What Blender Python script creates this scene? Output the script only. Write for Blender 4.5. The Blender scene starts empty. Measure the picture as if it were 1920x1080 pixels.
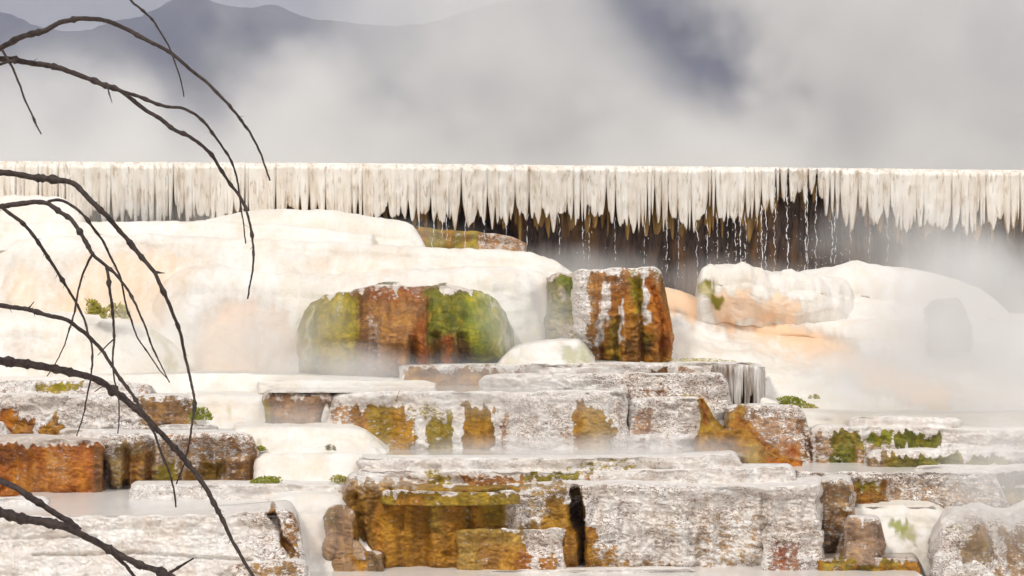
import bpy, math, random
import numpy as np
random.seed(7); rng = np.random.default_rng(7)
S = bpy.context.scene
COL = S.collection
F, CU, HZ = 3600.0, 960.0, 540.0          # focal length and centre of the view, used to size things from their distance

# ------------------------------------------------------------------ noise
_perm = rng.permutation(256).astype(np.int64); _perm = np.concatenate([_perm, _perm, _perm])
_g = rng.normal(size=(256, 3)); _g /= np.linalg.norm(_g, axis=1)[:, None]
def pn(p):
    """gradient noise, p (...,3) -> about -1..1"""
    sh = p.shape[:-1]; p = p.reshape(-1, 3)
    i = np.floor(p).astype(np.int64); f = p - i; w = f*f*f*(f*(f*6-15)+10); i &= 255
    out = 0
    for dx in (0, 1):
        for dy in (0, 1):
            for dz in (0, 1):
                h = _perm[_perm[_perm[i[:, 0]+dx]+i[:, 1]+dy]+i[:, 2]+dz]
                d = (_g[h]*(f-np.array([dx, dy, dz]))).sum(1)
                wt = (w[:, 0] if dx else 1-w[:, 0])*(w[:, 1] if dy else 1-w[:, 1])*(w[:, 2] if dz else 1-w[:, 2])
                out = out + d*wt
    return (out*1.6).reshape(sh)
def fbm(p, o=3):
    s, a = 0, 1
    for k in range(o):
        s = s + a*pn(p*2**k+17.3*k); a *= .5
    return s
def n1(x, seed=0.):
    x = np.asarray(x, float)
    return pn(np.stack([x, x*0+seed*3.17+.37, x*0+seed*1.31+.71], -1))
def ss(a, b, x):
    t = np.clip((x-a)/(b-a), 0, 1); return t*t*(3-2*t)

# ------------------------------------------------------------------ object helpers
def tag(o, label=None, cat=None, group=None, kind=None):
    for k, v in (('label', label), ('category', cat), ('group', group), ('kind', kind)):
        if v: o[k] = v
    return o
def mesh_obj(name, v, faces, mat, parent=None, smooth=True, attrs=None):
    """v (n,3); faces list of tuples or int array (m,k)"""
    me = bpy.data.meshes.new(name)
    v = np.asarray(v, np.float32)
    if isinstance(faces, np.ndarray):
        m, k = faces.shape
        me.vertices.add(len(v)); me.vertices.foreach_set('co', v.ravel())
        me.loops.add(m*k); me.loops.foreach_set('vertex_index', faces.astype(np.int32).ravel())
        me.polygons.add(m); me.polygons.foreach_set('loop_start', np.arange(0, m*k, k, dtype=np.int32))
        me.update(calc_edges=True)
    else:
        me.from_pydata(v.tolist(), [], [tuple(f) for f in faces])
    if smooth: me.polygons.foreach_set('use_smooth', np.ones(len(me.polygons), bool))
    for an, (ty, arr) in (attrs or {}).items():
        a = me.attributes.new(an, ty, 'POINT')
        a.data.foreach_set('color' if ty == 'FLOAT_COLOR' else 'value', np.asarray(arr, np.float32).ravel())
    me.validate(); me.update()
    me.materials.append(mat)
    o = bpy.data.objects.new(name, me); COL.objects.link(o)
    if parent: o.parent = parent
    return o
def X(u, y): return (u-CU)/F*y
def Z(v, y): return (HZ-v)/F*y
def grid_faces(nr, nc, wrap=False):
    r = np.arange(nr if wrap else nr-1)[:, None]; c = np.arange(nc-1)[None]
    r2 = (r+1) % nr
    return np.stack([r*nc+c, r*nc+c+1, r2*nc+c+1, r2*nc+c], -1).reshape(-1, 4)
def grid_normals(G):
    a = np.gradient(G, axis=0); b = np.gradient(G, axis=1)
    n = np.cross(a, b); n /= np.linalg.norm(n, axis=-1, keepdims=True)+1e-12
    return n

# ------------------------------------------------------------------ materials
def mat(name):
    m = bpy.data.materials.new(name); m.use_nodes = True
    nt = m.node_tree; b = nt.nodes['Principled BSDF']
    return m, nt, nt.nodes, nt.links, b
def mth(nt, op, a, b=None, c=None, clamp=False):
    n = nt.nodes.new('ShaderNodeMath'); n.operation = op; n.use_clamp = clamp
    for i, x in enumerate((a, b, c)):
        if x is None: continue
        if isinstance(x, (int, float)): n.inputs[i].default_value = x
        else: nt.links.new(x, n.inputs[i])
    return n.outputs[0]
def mrange(nt, x, a, b, c=0., d=1., smooth=False):
    n = nt.nodes.new('ShaderNodeMapRange'); n.clamp = True
    if smooth: n.interpolation_type = 'SMOOTHSTEP'
    nt.links.new(x, n.inputs[0])
    for i, q in enumerate((a, b, c, d)): n.inputs[i+1].default_value = q
    return n.outputs[0]
def mixc(nt, f, a, b, mode='MIX'):
    n = nt.nodes.new('ShaderNodeMix'); n.data_type = 'RGBA'; n.blend_type = mode
    for s, x in ((n.inputs[0], f), (n.inputs[6], a), (n.inputs[7], b)):
        if isinstance(x, (int, float)): s.default_value = x
        elif isinstance(x, tuple): s.default_value = (*x, 1)
        else: nt.links.new(x, s)
    return n.outputs[2]
def noise(nt, vec, scale, detail=3, rough=.55, dist=0.):
    n = nt.nodes.new('ShaderNodeTexNoise'); n.inputs['Scale'].default_value = scale
    n.inputs['Detail'].default_value = detail; n.inputs['Roughness'].default_value = rough; n.inputs['Distortion'].default_value = dist
    nt.links.new(vec, n.inputs['Vector']); return n.outputs['Fac']
def pos(nt, sx=1, sy=1, sz=1):
    g = nt.nodes.new('ShaderNodeNewGeometry'); m = nt.nodes.new('ShaderNodeVectorMath'); m.operation = 'MULTIPLY'
    m.inputs[1].default_value = (sx, sy, sz); nt.links.new(g.outputs['Position'], m.inputs[0]); return m.outputs[0]
def attr(nt, name):
    a = nt.nodes.new('ShaderNodeAttribute'); a.attribute_name = name; return a

def crust_material(name, white, grey, streak, bumpd=.012):
    """lime crust: white base, brown worm marks (attribute dirt), mineral stains (attribute stain, alpha = cover) with crevice shade and sparkle painted in"""
    m, nt, N, L, b = mat(name)
    P = pos(nt, 1, 1, 2.1); PV = pos(nt, 1, 1, .16)
    st = attr(nt, 'stain_shade'); di = attr(nt, 'dirt').outputs['Fac']
    nA = noise(nt, P, 13, 4, .6, .6); nB = noise(nt, P, 34, 3, .6, .4); nC = noise(nt, P, 2.2, 3, .5)
    nV = noise(nt, PV, 9, 4, .6)
    base = mixc(nt, mrange(nt, nC, .35, .68), white, grey)
    base = mixc(nt, mth(nt, 'MULTIPLY', mrange(nt, nV, .42, .7), streak), base, (.62, .47, .37))
    # worm marks
    w = mth(nt, 'ABSOLUTE', mth(nt, 'SUBTRACT', noise(nt, P, 15, 2, .6, 1.4), .5))
    worm = mrange(nt, w, .01, .05, 1, 0, True)
    speck = mrange(nt, nB, .53, .62)
    wm = mth(nt, 'MAXIMUM', worm, mth(nt, 'MULTIPLY', speck, .35))
    dm = mth(nt, 'MULTIPLY', mth(nt, 'MULTIPLY', wm, di), mrange(nt, mth(nt, 'ADD', noise(nt, P, 5, 3, .6), mth(nt, 'MULTIPLY', di, .24)), .54, .72))
    base = mixc(nt, mth(nt, 'MULTIPLY', dm, 1.15, clamp=True), base, mixc(nt, nA, (.07, .032, .015), (.36, .17, .08)))
    # stains
    cov = mth(nt, 'ADD', st.outputs['Alpha'], mth(nt, 'ADD', mth(nt, 'MULTIPLY', mth(nt, 'SUBTRACT', nA, .5), 1.5), mth(nt, 'ADD', mth(nt, 'MULTIPLY', mth(nt, 'SUBTRACT', nV, .5), .8), mth(nt, 'MULTIPLY', mth(nt, 'SUBTRACT', nB, .5), .9))))
    cov = mth(nt, 'MULTIPLY', mrange(nt, cov, .32, .66, 0, 1, True), mrange(nt, st.outputs['Alpha'], .02, .2))
    sc = mixc(nt, mrange(nt, mth(nt, 'ADD', mth(nt, 'MULTIPLY', nA, .6), mth(nt, 'MULTIPLY', nB, .4)), .36, .64), mixc(nt, .45, st.outputs['Color'], (.04, .014, .003), 'MIX'), mixc(nt, .22, st.outputs['Color'], (.90, .45, .02)))
    sc = mixc(nt, mth(nt, 'MULTIPLY', mrange(nt, nB, .62, .72), .28), sc, mixc(nt, .45, st.outputs['Color'], (.90, .74, .42)))  # near-white specks: wet sparkle painted into the colour
    sc = mixc(nt, mth(nt, 'MULTIPLY', worm, mth(nt, 'MULTIPLY', mrange(nt, nC, .4, .6), .55)), sc, mixc(nt, .5, st.outputs['Color'], (.05, .02, .005), 'MULTIPLY'))
    sc = mixc(nt, mth(nt, 'MULTIPLY', mrange(nt, nV, .48, .68), .55), sc, mixc(nt, .5, st.outputs['Color'], (.05, .02, .006)))
    nM = noise(nt, pos(nt, 1, 1, .5), 5.5, 5, .65, .5)
    sc = mixc(nt, mth(nt, 'MULTIPLY', mrange(nt, nM, .50, .64), .62), sc, mixc(nt, .62, st.outputs['Color'], (.035, .014, .005)))
    sc = mixc(nt, mth(nt, 'MULTIPLY', mrange(nt, nM, .47, .36), .5), sc, mixc(nt, .45, st.outputs['Color'], (.80, .42, .02)))
    colr = mixc(nt, cov, base, sc)
    L.new(colr, b.inputs['Base Color'])
    L.new(mrange(nt, cov, 0, 1, .75, .42), b.inputs['Roughness'])
    b.inputs['Specular IOR Level'].default_value = .35
    bp = N.new('ShaderNodeBump'); bp.inputs['Strength'].default_value = .8; bp.inputs['Distance'].default_value = bumpd
    hgt = mth(nt, 'ADD', mth(nt, 'ADD', nA, mth(nt, 'MULTIPLY', nB, .5)), mth(nt, 'MULTIPLY', worm, -.35))
    L.new(hgt, bp.inputs['Height']); L.new(bp.outputs[0], b.inputs['Normal'])
    return m
M = {}
M['crust'] = crust_material('lime_crust', (.89, .86, .82), (.84, .77, .70), .42, .016)
def flow_material():
    m, nt, N, L, b = mat('smooth_flowstone')
    PV = pos(nt, 1, 1, .2); st = attr(nt, 'stain_shade')
    nC = noise(nt, pos(nt), 1.6, 4, .55, .5); nV = noise(nt, PV, 6, 4, .6, .3); nA = noise(nt, pos(nt, 1, 1, 1.8), 16, 4, .6, .5)
    base = mixc(nt, mrange(nt, nC, .4, .66), (.84, .81, .76), (.76, .70, .61))
    base = mixc(nt, mth(nt, 'MULTIPLY', mrange(nt, nV, .46, .70), .50), base, (.80, .68, .54))
    base = mixc(nt, mth(nt, 'MULTIPLY', mth(nt, 'MULTIPLY', mrange(nt, nA, .60, .70), mrange(nt, nC, .5, .7)), .35), base, (.52, .44, .34))
    base = mixc(nt, mth(nt, 'MULTIPLY', mrange(nt, noise(nt, pos(nt, 1, 1, .12), 22, 3, .6), .5, .68), mth(nt, 'MULTIPLY', mrange(nt, nC, .35, .6), .45)), base, (.74, .63, .50))
    cov = mth(nt, 'MULTIPLY', st.outputs['Alpha'], mrange(nt, mth(nt, 'ADD', mth(nt, 'ADD', mth(nt, 'MULTIPLY', nV, .6), mth(nt, 'MULTIPLY', nA, .35)), mth(nt, 'MULTIPLY', st.outputs['Alpha'], .35)), .40, .72, .15, 1.1), clamp=True)
    L.new(mixc(nt, cov, base, st.outputs['Color']), b.inputs['Base Color']); b.inputs['Roughness'].default_value = .5
    b.inputs['Specular IOR Level'].default_value = .3
    bp = N.new('ShaderNodeBump'); bp.inputs['Strength'].default_value = .55; bp.inputs['Distance'].default_value = .03
    L.new(mth(nt, 'ADD', mth(nt, 'MULTIPLY', nA, .5), nV), bp.inputs['Height']); L.new(bp.outputs[0], b.inputs['Normal'])
    return m
M['flow'] = flow_material()
M['algae'] = crust_material('algae_rock', (.80, .74, .66), (.55, .45, .38), .5, .014)

def simple(name, c1, c2, scale, rough, bump=0., spec=.5, sz=1.):
    m, nt, N, L, b = mat(name)
    n = noise(nt, pos(nt, 1, 1, sz), scale, 4, .6)
    L.new(mixc(nt, mrange(nt, n, .3, .7), c1, c2), b.inputs['Base Color']); b.inputs['Roughness'].default_value = rough
    b.inputs['Specular IOR Level'].default_value = spec
    if bump:
        bp = N.new('ShaderNodeBump'); bp.inputs['Strength'].default_value = .7; bp.inputs['Distance'].default_value = bump
        L.new(n, bp.inputs['Height']); L.new(bp.outputs[0], b.inputs['Normal'])
    return m
def drip_material():
    m, nt, N, L, b = mat('dripstone')
    PV = pos(nt, 1, 1, .12)
    n = noise(nt, PV, 7, 4, .6); n2 = noise(nt, PV, 22, 3, .6)
    c = mixc(nt, mrange(nt, n, .4, .72), (.86, .82, .75), (.70, .60, .49))
    c = mixc(nt, mth(nt, 'MULTIPLY', mrange(nt, n2, .55, .66), .6), c, (.40, .28, .16))
    tip = attr(nt, 'tip').outputs['Fac']
    k = mth(nt, 'MULTIPLY', mrange(nt, mth(nt, 'ADD', tip, mth(nt, 'MULTIPLY', mth(nt, 'SUBTRACT', n2, .5), 1.5)), .62, 1.1), .8)
    c = mixc(nt, k, c, mixc(nt, mrange(nt, n, .45, .6), (.36, .24, .10), (.50, .30, .06)))
    L.new(c, b.inputs['Base Color']); b.inputs['Roughness'].default_value = .5
    bp = N.new('ShaderNodeBump'); bp.inputs['Strength'].default_value = .5; bp.inputs['Distance'].default_value = .01
    L.new(n2, bp.inputs['Height']); L.new(bp.outputs[0], b.inputs['Normal'])
    return m
M['drip'] = drip_material()
M['drape'] = simple('streaked_drapery', (.12, .06, .02), (.86, .83, .79), 15, .5, .01, .5, .10)
M['dripdark'] = simple('ochre_dripstone', (.09, .045, .012), (.58, .34, .08), 5, .45, .01, .5, .12)
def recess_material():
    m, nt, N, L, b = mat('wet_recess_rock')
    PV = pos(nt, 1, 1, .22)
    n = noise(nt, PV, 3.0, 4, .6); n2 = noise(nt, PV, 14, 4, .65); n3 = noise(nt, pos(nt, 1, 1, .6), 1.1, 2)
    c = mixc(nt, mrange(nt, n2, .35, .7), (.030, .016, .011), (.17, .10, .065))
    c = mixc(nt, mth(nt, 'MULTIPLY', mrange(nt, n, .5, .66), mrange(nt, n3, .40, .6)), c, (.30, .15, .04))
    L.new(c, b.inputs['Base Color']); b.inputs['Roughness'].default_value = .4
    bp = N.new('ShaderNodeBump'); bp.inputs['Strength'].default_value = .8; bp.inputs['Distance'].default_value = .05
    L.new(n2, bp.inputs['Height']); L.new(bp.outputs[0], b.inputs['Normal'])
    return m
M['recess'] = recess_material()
M['bark'] = simple('dead_bark', (.012, .007, .006), (.07, .045, .036), 60, .75, .002)
M['ground'] = simple('lime_ground', (.80, .74, .66), (.72, .64, .55), 3, .8, .01)
M['hill'] = simple('forested_slope', (.018, .022, .040), (.034, .038, .062), .03, .9)
M['pool'] = simple('still_water', (.46, .42, .37), (.58, .54, .49), 2.5, .12, .002, .6, 1)
M['murk'] = simple('brown_water', (.72, .67, .61), (.80, .76, .71), 2.5, .2, .003, .6, 1)
M['fall'] = simple('falling_water', (.82, .81, .80), (.9, .9, .9), 30, .15)
M['moss'] = simple('green_algae', (.14, .17, .006), (.40, .40, .03), 30, .6)
M['moss_dry'] = simple('yellow_algae', (.26, .22, .012), (.52, .46, .08), 30, .6)
M['moss_grey'] = simple('grey_algae', (.28, .26, .17), (.50, .45, .34), 9, .6)

# ------------------------------------------------------------------ stains
ORANGE, OCHRE, BROWN, OLIVE = (.52, .12, .006), (.42, .18, .012), (.20, .075, .03), (.31, .26, .010)
GREEN, DGREEN, DARK, PEACH, TAN = (.19, .29, .010), (.10, .16, .012), (.03, .014, .007), (.83, .56, .35), (.44, .20, .075)  # DARK also serves as painted shade in hollows and slits
GOLD, RUST, MAUVE, YELLOW = (.52, .25, .012), (.36, .075, .010), (.32, .20, .16), (.44, .37, .012)
def eval_stains_shade(u, v, stains_shade):
    col = np.zeros(u.shape+(3,)); cov = np.zeros(u.shape)
    q = np.stack([u/26., v/26., u*0+3.3], -1)
    du = 9*fbm(q, 2) + 4*n1(u/4., 5); dv = 14*n1(u/9., 2) + 9*fbm(q+9.1, 2)
    uu, vv = u+du, v+dv
    for s in stains_shade:
        soft = s[-1] if isinstance(s[-1], (int, float)) and len(s) > (7 if s[0] == 'b' else 6) else 7
        if s[0] == 'b':
            _, u0, v0, u1, v1, c, st = s[:7]
            d = np.minimum(np.minimum(uu-u0, u1-uu), np.minimum(vv-v0, v1-vv))
        elif s[0] == 'e':
            _, u0, v0, u1, v1, c, st = s[:7]
            r = np.sqrt(((uu-(u0+u1)/2)/((u1-u0)/2))**2 + ((vv-(v0+v1)/2)/((v1-v0)/2))**2)
            d = (1-r)*min(u1-u0, v1-v0)/2
            soft = s[7] if len(s) > 7 else 10
        else:
            _, pl, hw, c, st = s[:5]
            soft = s[5] if len(s) > 5 else 6
            d = np.full(u.shape, -1e9)
            for (a, b_), (e, f_) in zip(pl[:-1], pl[1:]):
                t = np.clip(((uu-a)*(e-a)+(vv-b_)*(f_-b_))/((e-a)**2+(f_-b_)**2+1e-9), 0, 1)
                d = np.maximum(d, hw-np.hypot(uu-a-t*(e-a), vv-b_-t*(f_-b_)))
        w = ss(-soft, soft, d)
        col = col*(1-w)[..., None] + np.array(c)*w[..., None]
        cov = cov*(1-w) + st*w
    return col, cov

# ------------------------------------------------------------------ terrace builder
def terrace(name, label, pts, d=None, back=.9, lip=.05, run=.06, rp=1., bulge=0., amp=.02, flute=.02, big=.04, side=(.5, .5), rc=8,
            bow=0., fall=0., stains_shade=(), grooves=(), dirt=.6, m='crust', du=2.4, dv=2.4, parent=None, cat='rock terrace', group=None, jag=1.4, top_dirt=None):
    """A travertine step. pts: (u, v_top, v_bottom[, distance]) along the lip, as seen at the given distance."""
    P = np.array([p if len(p) == 4 else (*p, d) for p in pts], float)
    u0, u1 = P[0, 0], P[-1, 0]
    rc = min(rc, (u1-u0)*.3)
    nc = max(6, int((u1-u0)/du)+1)
    us = np.linspace(u0, u1, nc)
    t = np.concatenate([rc-(us-u0), ])/rc; tl = np.clip((rc-(us-u0))/rc, 0, 1); tr = np.clip((rc-(u1-us))/rc, 0, 1)
    vt = np.interp(us, P[:, 0], P[:, 1]); vb = np.interp(us, P[:, 0], P[:, 2]); dd = np.interp(us, P[:, 0], P[:, 3])
    k = max(1, int(8/du))
    ker = np.hanning(2*k+3); ker /= ker.sum()
    sm = lambda a: np.convolve(np.pad(a, (k+1, k+1), mode='edge'), ker, mode='valid')
    vt, vb, dd = sm(vt), sm(vb), sm(dd)
    vts = vt.copy()
    vt = vt + jag*.8*np.tanh(5*n1(us/30., u0*.017+4)) + jag*.5*n1(us/22., u0*.01+1) + jag*.25*n1(us/6., u0*.02+2)
    rcm = rc*np.mean(dd)/F*1.4
    dd = dd + rcm*(1-np.sqrt(1-tl**2)) + rcm*(1-np.sqrt(1-tr**2)) + bow*((us-(u0+u1)/2)/((u1-u0)/2))**2
    if m != 'flow':
        dd = dd + .11*np.abs(n1(us/75., u0*.03+6)) + .03*n1(us/24., u0*.03+9); vt = vt + jag*.9*n1(us/95., u0*.02+7); vts = vts + jag*.9*n1(us/95., u0*.02+7)
    # sides running back
    ns = 10
    if side[0]:
        e = np.linspace(1, 1/ns, ns)*side[0]
        us = np.concatenate([np.full(ns, u0), us]); vt = np.concatenate([np.full(ns, vt[0]), vt]); vts = np.concatenate([np.full(ns, vts[0]), vts]); vb = np.concatenate([np.full(ns, vb[0]), vb]); dd = np.concatenate([dd[0]+e, dd])
    if side[1]:
        e = np.linspace(1/ns, 1, ns)*side[1]
        us = np.concatenate([us, np.full(ns, u1)]); vt = np.concatenate([vt, np.full(ns, vt[-1])]); vts = np.concatenate([vts, np.full(ns, vts[-1])]); vb = np.concatenate([vb, np.full(ns, vb[-1])]); dd = np.concatenate([dd, dd[-1]+e])
    zt = Z(vt, dd); zb = Z(vb, dd-run)
    r = np.minimum(lip*(.5 if m != 'flow' and lip < .12 else 1), np.maximum(.004, (zt-zb)*.45))
    rows_y, rows_z, rows_u = [], [], []
    nb = 12
    for b in (np.linspace(1, 0, nb, endpoint=False)**1.7):
        yy = dd + r + b*back; rows_y.append(yy); rows_z.append(zt+(Z(vts, dd)-zt)*float(ss(0, .12, b)) - fall*b*b - .024*ss(.0, .12, b)*(lip < .12))
    na = max(3, min(14, int(np.median(r)*F/22/dv*1.3)))
    for a in np.linspace(0, math.pi/2, na):
        rows_y.append(dd + r - r*math.sin(a)); rows_z.append(zt - r + r*math.cos(a))
    nf = int(np.clip(np.max(vb-vt)/dv, 5, 160))
    for s in np.linspace(0, 1, nf+1)[1:]:
        rows_y.append(dd - run*s**rp - bulge*math.sin(math.pi*s**.8)); rows_z.append((zt-r)*(1-s) + zb*s)
    Y = np.array(rows_y); Zz = np.array(rows_z)
    Xx = (us-CU)[None]/F*np.minimum(Y, 1e9)
    # keep the top from fanning out behind the lip more than the lip itself
    G = np.stack([Xx, Y, Zz], -1)
    n = grid_normals(G)
    n *= np.sign((n*np.array([0, -.6, .8])).sum(-1, keepdims=True).mean())
    p = G
    disp = big*pn(p*np.array([1.5, 1.5, .9])+u0*.13) + flute*pn(p*np.array([5.5, 5.5, .55])+4.2)
    wp = p + .05*np.stack([pn(p*6+1.1), pn(p*6+5.7), pn(p*6+9.9)], -1)
    disp = disp + amp*(.7*pn(p*np.array([6, 6, 10.])) + .9*(.5-np.abs(pn(wp*np.array([11, 11, 21.])))*1.6) + .45*pn(p*np.array([30, 30, 52.])))
    frac = np.clip((zt[None]-Zz)/np.maximum(zt-zb, .02)[None], 0, 1)
    if m == 'algae': disp = disp + .012*pn(p*np.array([19, 19, 2.2])) + .02*pn(p*np.array([9, 9, 1.1])+2)
    if m == 'crust': disp = disp + amp*.5*pn(p*np.array([1.3, 1.3, 40.])+7.)*(1-ss(.05, .6, frac)) + amp*.3*pn(p*np.array([2.2, 2.2, 26.])+3.)
    fl2 = 1-np.abs(pn(np.stack([p[..., 0]*3.1+.35*pn(p*np.array([2., 2., 2.])), p[..., 1]*2+u0*.31, p[..., 2]*.45], -1)))*2.2
    if m != 'flow':
        fac = ss(.02, .5, frac)
        disp = disp + flute*1.1*(fl2-.4)*fac
        disp = disp + .022*np.tanh(7*pn(p*np.array([1.4, 1.4, 3.6])+u0*.7)) + .014*np.tanh(6*pn(p*np.array([4.5, 4.5, 8.])+u0*.3))
        disp = disp - (.035+.03*pn(p*np.array([2.5, 2.5, 0.])))*ss(.03, .12, (zt[None]-Zz)-r[None])*(1-ss(.25, .9, frac))
    else:
        sw = p[..., 2]*5.5 + 1.6*pn(p*np.array([1.1, 1.1, 1.])) + .5*pn(p*np.array([4, 4, 2.]))
        sw = sw-np.floor(sw); disp = disp + .012*np.where(sw > .12, (1-sw)/.88, sw/.12)*np.clip(.3+1.4*pn(p*.8+3), 0, 1) + flute*.35*fl2
    gu = np.broadcast_to(us, Y.shape); gv = HZ-Zz/Y*F
    for pl, hw, dep in grooves:
        dg = np.full(Y.shape, 1e9); wu = gu+4*n1(gv/9., u0*.1)
        for (a_, b_), (e_, f_) in zip(pl[:-1], pl[1:]):
            tq = np.clip(((wu-a_)*(e_-a_)+(gv-b_)*(f_-b_))/((e_-a_)**2+(f_-b_)**2+1e-9), 0, 1)
            dg = np.minimum(dg, np.hypot(wu-a_-tq*(e_-a_), gv-b_-tq*(f_-b_)))
        disp = disp - dep*(1-ss(hw*.3, hw, dg))
    topf = np.ones(Y.shape[0]); topf[:nb] = .12 if lip < .12 else .5; topf[nb:nb+na] = np.linspace(topf[0], 1, na)
    n = n.copy(); n[..., 0] *= .5
    if lip < .12: n[..., 2] *= np.concatenate([np.full(nb+na, .35), np.full(Y.shape[0]-nb-na, .8)])[:, None]
    G = G + n*(disp*topf[:, None])[..., None]
    uu = CU + G[..., 0]/G[..., 1]*F; vv = HZ - G[..., 2]/G[..., 1]*F
    nr, ncol = Y.shape
    Ub = np.broadcast_to(us, Y.shape)
    col, cov = eval_stains_shade(Ub.copy(), vv, stains_shade)
    dtv = np.full(Y.shape, float(dirt)) if not callable(dirt) else dirt(Ub, vv)
    if top_dirt is None: dtv[:nb+na//2] *= .35
    else: dtv[:nb+na//2] = top_dirt
    # close: bottom-back row and caps
    botback = np.stack([Xx[-1], dd+back+r, zb-.01], -1)[None]
    V = np.concatenate([G, botback], 0)
    nrow = nr+1
    faces = grid_faces(nrow, ncol, wrap=True)
    col = np.concatenate([col, col[-1:]], 0); cov = np.concatenate([cov, cov[-1:]], 0); dtv = np.concatenate([dtv, dtv[-1:]], 0)
    o = mesh_obj(name, V.reshape(-1, 3), faces, M[m], parent, True,
                 {'stain_shade': ('FLOAT_COLOR', np.concatenate([col, cov[..., None]], -1).reshape(-1, 4)), 'dirt': ('FLOAT', dtv.ravel())})
    if label: tag(o, label, cat, group)
    return o

def curtain(name, us, vtop, vbase, d, parent, m, dv=2.2, wmin=5, wmax=18, slit=45, tipvar=16, fat=.05, lip=.10, lean=.12, seed=1, amp=.012, back=0.):
    """hanging dripstone: merged fingers with flame-shaped slits between them, cut along their lower edge"""
    r = np.random.default_rng(seed)
    u0, u1 = us[0], us[-1]
    edges = [u0]
    while edges[-1] < u1: edges.append(edges[-1]+(wmin+(wmax-wmin)*r.random()**1.6)*(1 if r.random() > .12 else 1.9))
    edges = np.array(edges)
    idx = np.clip(np.searchsorted(edges, us, 'right')-1, 0, len(edges)-2)
    c = (edges[idx]+edges[idx+1])/2; w = (edges[idx+1]-edges[idx])/2
    sk = np.clip(r.normal(0, .3, len(edges)), -.55, .55)[idx]; x = np.clip((us-c)/w, -1, 1); x = np.where(x < sk, (x-sk)/(1+sk), (x-sk)/(1-sk))
    nf = len(edges)
    ht = r.normal(0, tipvar, nf)[idx]
    sh = .25+1.5*r.random(nf)**1.8
    sL, sR = sh[idx]*slit, sh[idx+1]*slit
    S_ = np.where(x < 0, sL, sR)
    a = np.abs(x)
    bot = vbase + ht*(1-a) + tipvar*1.1*n1(us/60., seed+11) + tipvar*.6*n1(us/22., seed+12) + 15 - S_*(.62*a**1.5 + .40*np.exp(-(1-a)*w/1.6)) + 2.5*n1(us/3., seed) - 20*np.clip(n1(us/3.7, seed+20), 0, 1)**1.5*(.4+.6*np.clip(n1(us/35., seed+22)+.5, 0, 1)) + 13*np.clip(n1(us/5.1, seed+21), 0, 1)**1.5
    bot = np.maximum(bot, vtop+14)
    vmax = np.max(bot)
    nr = int((vmax-np.min(vtop))/dv)
    sgrid = np.linspace(0, 1, nr)
    dd = d if not np.isscalar(d) else np.full(us.shape, d)
    V = vtop[None] + (bot-vtop)[None]*sgrid[:, None]
    # finger relief grows downwards
    rel = fat*(1-a**2)[None]*ss(.25, 1., sgrid)[:, None]*np.clip(.55+.8*r.normal(0, .5, nf)[idx], .1, 1.3)[None]
    flut = (.016*n1(us/5., seed+3)+.03*n1(us/17., seed+4))[None]*ss(.05, .5, sgrid)[:, None]
    Y = dd[None] - rel - flut + lean*sgrid[:, None]
    zt = Z(vtop, dd)
    arc = np.clip(sgrid/.12, 0, 1)
    Y = Y + lip*(1-np.sin(arc*math.pi/2))[:, None]
    G = np.stack([(us-CU)[None]/F*Y, Y, (HZ-V)/F*Y], -1)
    G[..., 1] += amp*pn(G*np.array([9, 9, 6.]))
    tip = 1-np.clip((bot[None]-V)/34., 0, 1)
    tip = tip*np.clip(.35+.9*n1(us/60., seed+8)+.35, 0, 1)[None]
    # thickness: back sheet
    B = G.copy(); B[..., 1] += (.03+.09*(1-a**2)[None]*np.ones((nr, 1)))
    Vv = np.concatenate([G, B[::-1]], 0)
    f = grid_faces(2*nr, len(us), wrap=True)
    return mesh_obj(name, Vv.reshape(-1, 3), f, M[m], parent, True, {'tip': ('FLOAT', np.concatenate([tip, tip[::-1]], 0).ravel())}), bot

# ------------------------------------------------------------------ ledge with dripstone curtain
ledge = bpy.data.objects.new('dripstone_ledge', None); COL.objects.link(ledge)
ledge.location = (0, 0, 0)
tag(ledge, 'long level overhanging ledge with a cream dripstone curtain over a dark wet wall', 'rock ledge')
us = np.arange(-160, 2100, 1.15)
vlip = np.interp(us, [-200, 0, 700, 1400, 1920, 2150], [301, 302, 306, 313, 319, 322]) + .8*n1(us/14., 3)
dl = 1.83*F/(HZ-np.interp(us, [-200, 0, 700, 1400, 1920, 2150], [301, 302, 306, 313, 319, 322]))
vbase = np.interp(us, [-200, 0, 420, 500, 740, 800, 900, 1000, 1150, 1290, 1400, 1440, 1462, 1530, 1560, 1700, 2150],
                  [404, 404, 402, 398, 402, 398, 400, 396, 398, 408, 392, 386, 358, 360, 388, 414, 414])
cur, cbot = curtain('dripstone_curtain', us, vlip, vbase, dl, ledge, 'drip', slit=46, seed=4, fat=.035, tipvar=11)
# second, shorter layer of fingers set back, ochre tipped
us2 = np.arange(-160, 2100, 1.6)
d2 = np.interp(us2, us, dl)+.22
v2 = np.interp(us2, us, vlip)+3
curtain('inner_dripstone', us2, v2+8, np.interp(us2, us, vbase)+12, d2, ledge, 'dripdark', slit=46, seed=9, wmin=4, wmax=18, tipvar=22, dv=3)
# recess wall
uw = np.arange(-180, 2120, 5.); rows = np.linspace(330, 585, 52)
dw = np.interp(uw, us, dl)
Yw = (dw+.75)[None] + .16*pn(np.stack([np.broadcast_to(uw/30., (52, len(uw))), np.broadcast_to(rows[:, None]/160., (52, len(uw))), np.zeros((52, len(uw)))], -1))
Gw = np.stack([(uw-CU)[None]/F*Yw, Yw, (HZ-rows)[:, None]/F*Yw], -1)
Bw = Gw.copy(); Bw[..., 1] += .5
mesh_obj('recess_wall', np.concatenate([Gw, Bw[::-1]], 0).reshape(-1, 3), grid_faces(104, len(uw), True), M['recess'], ledge)
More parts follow.
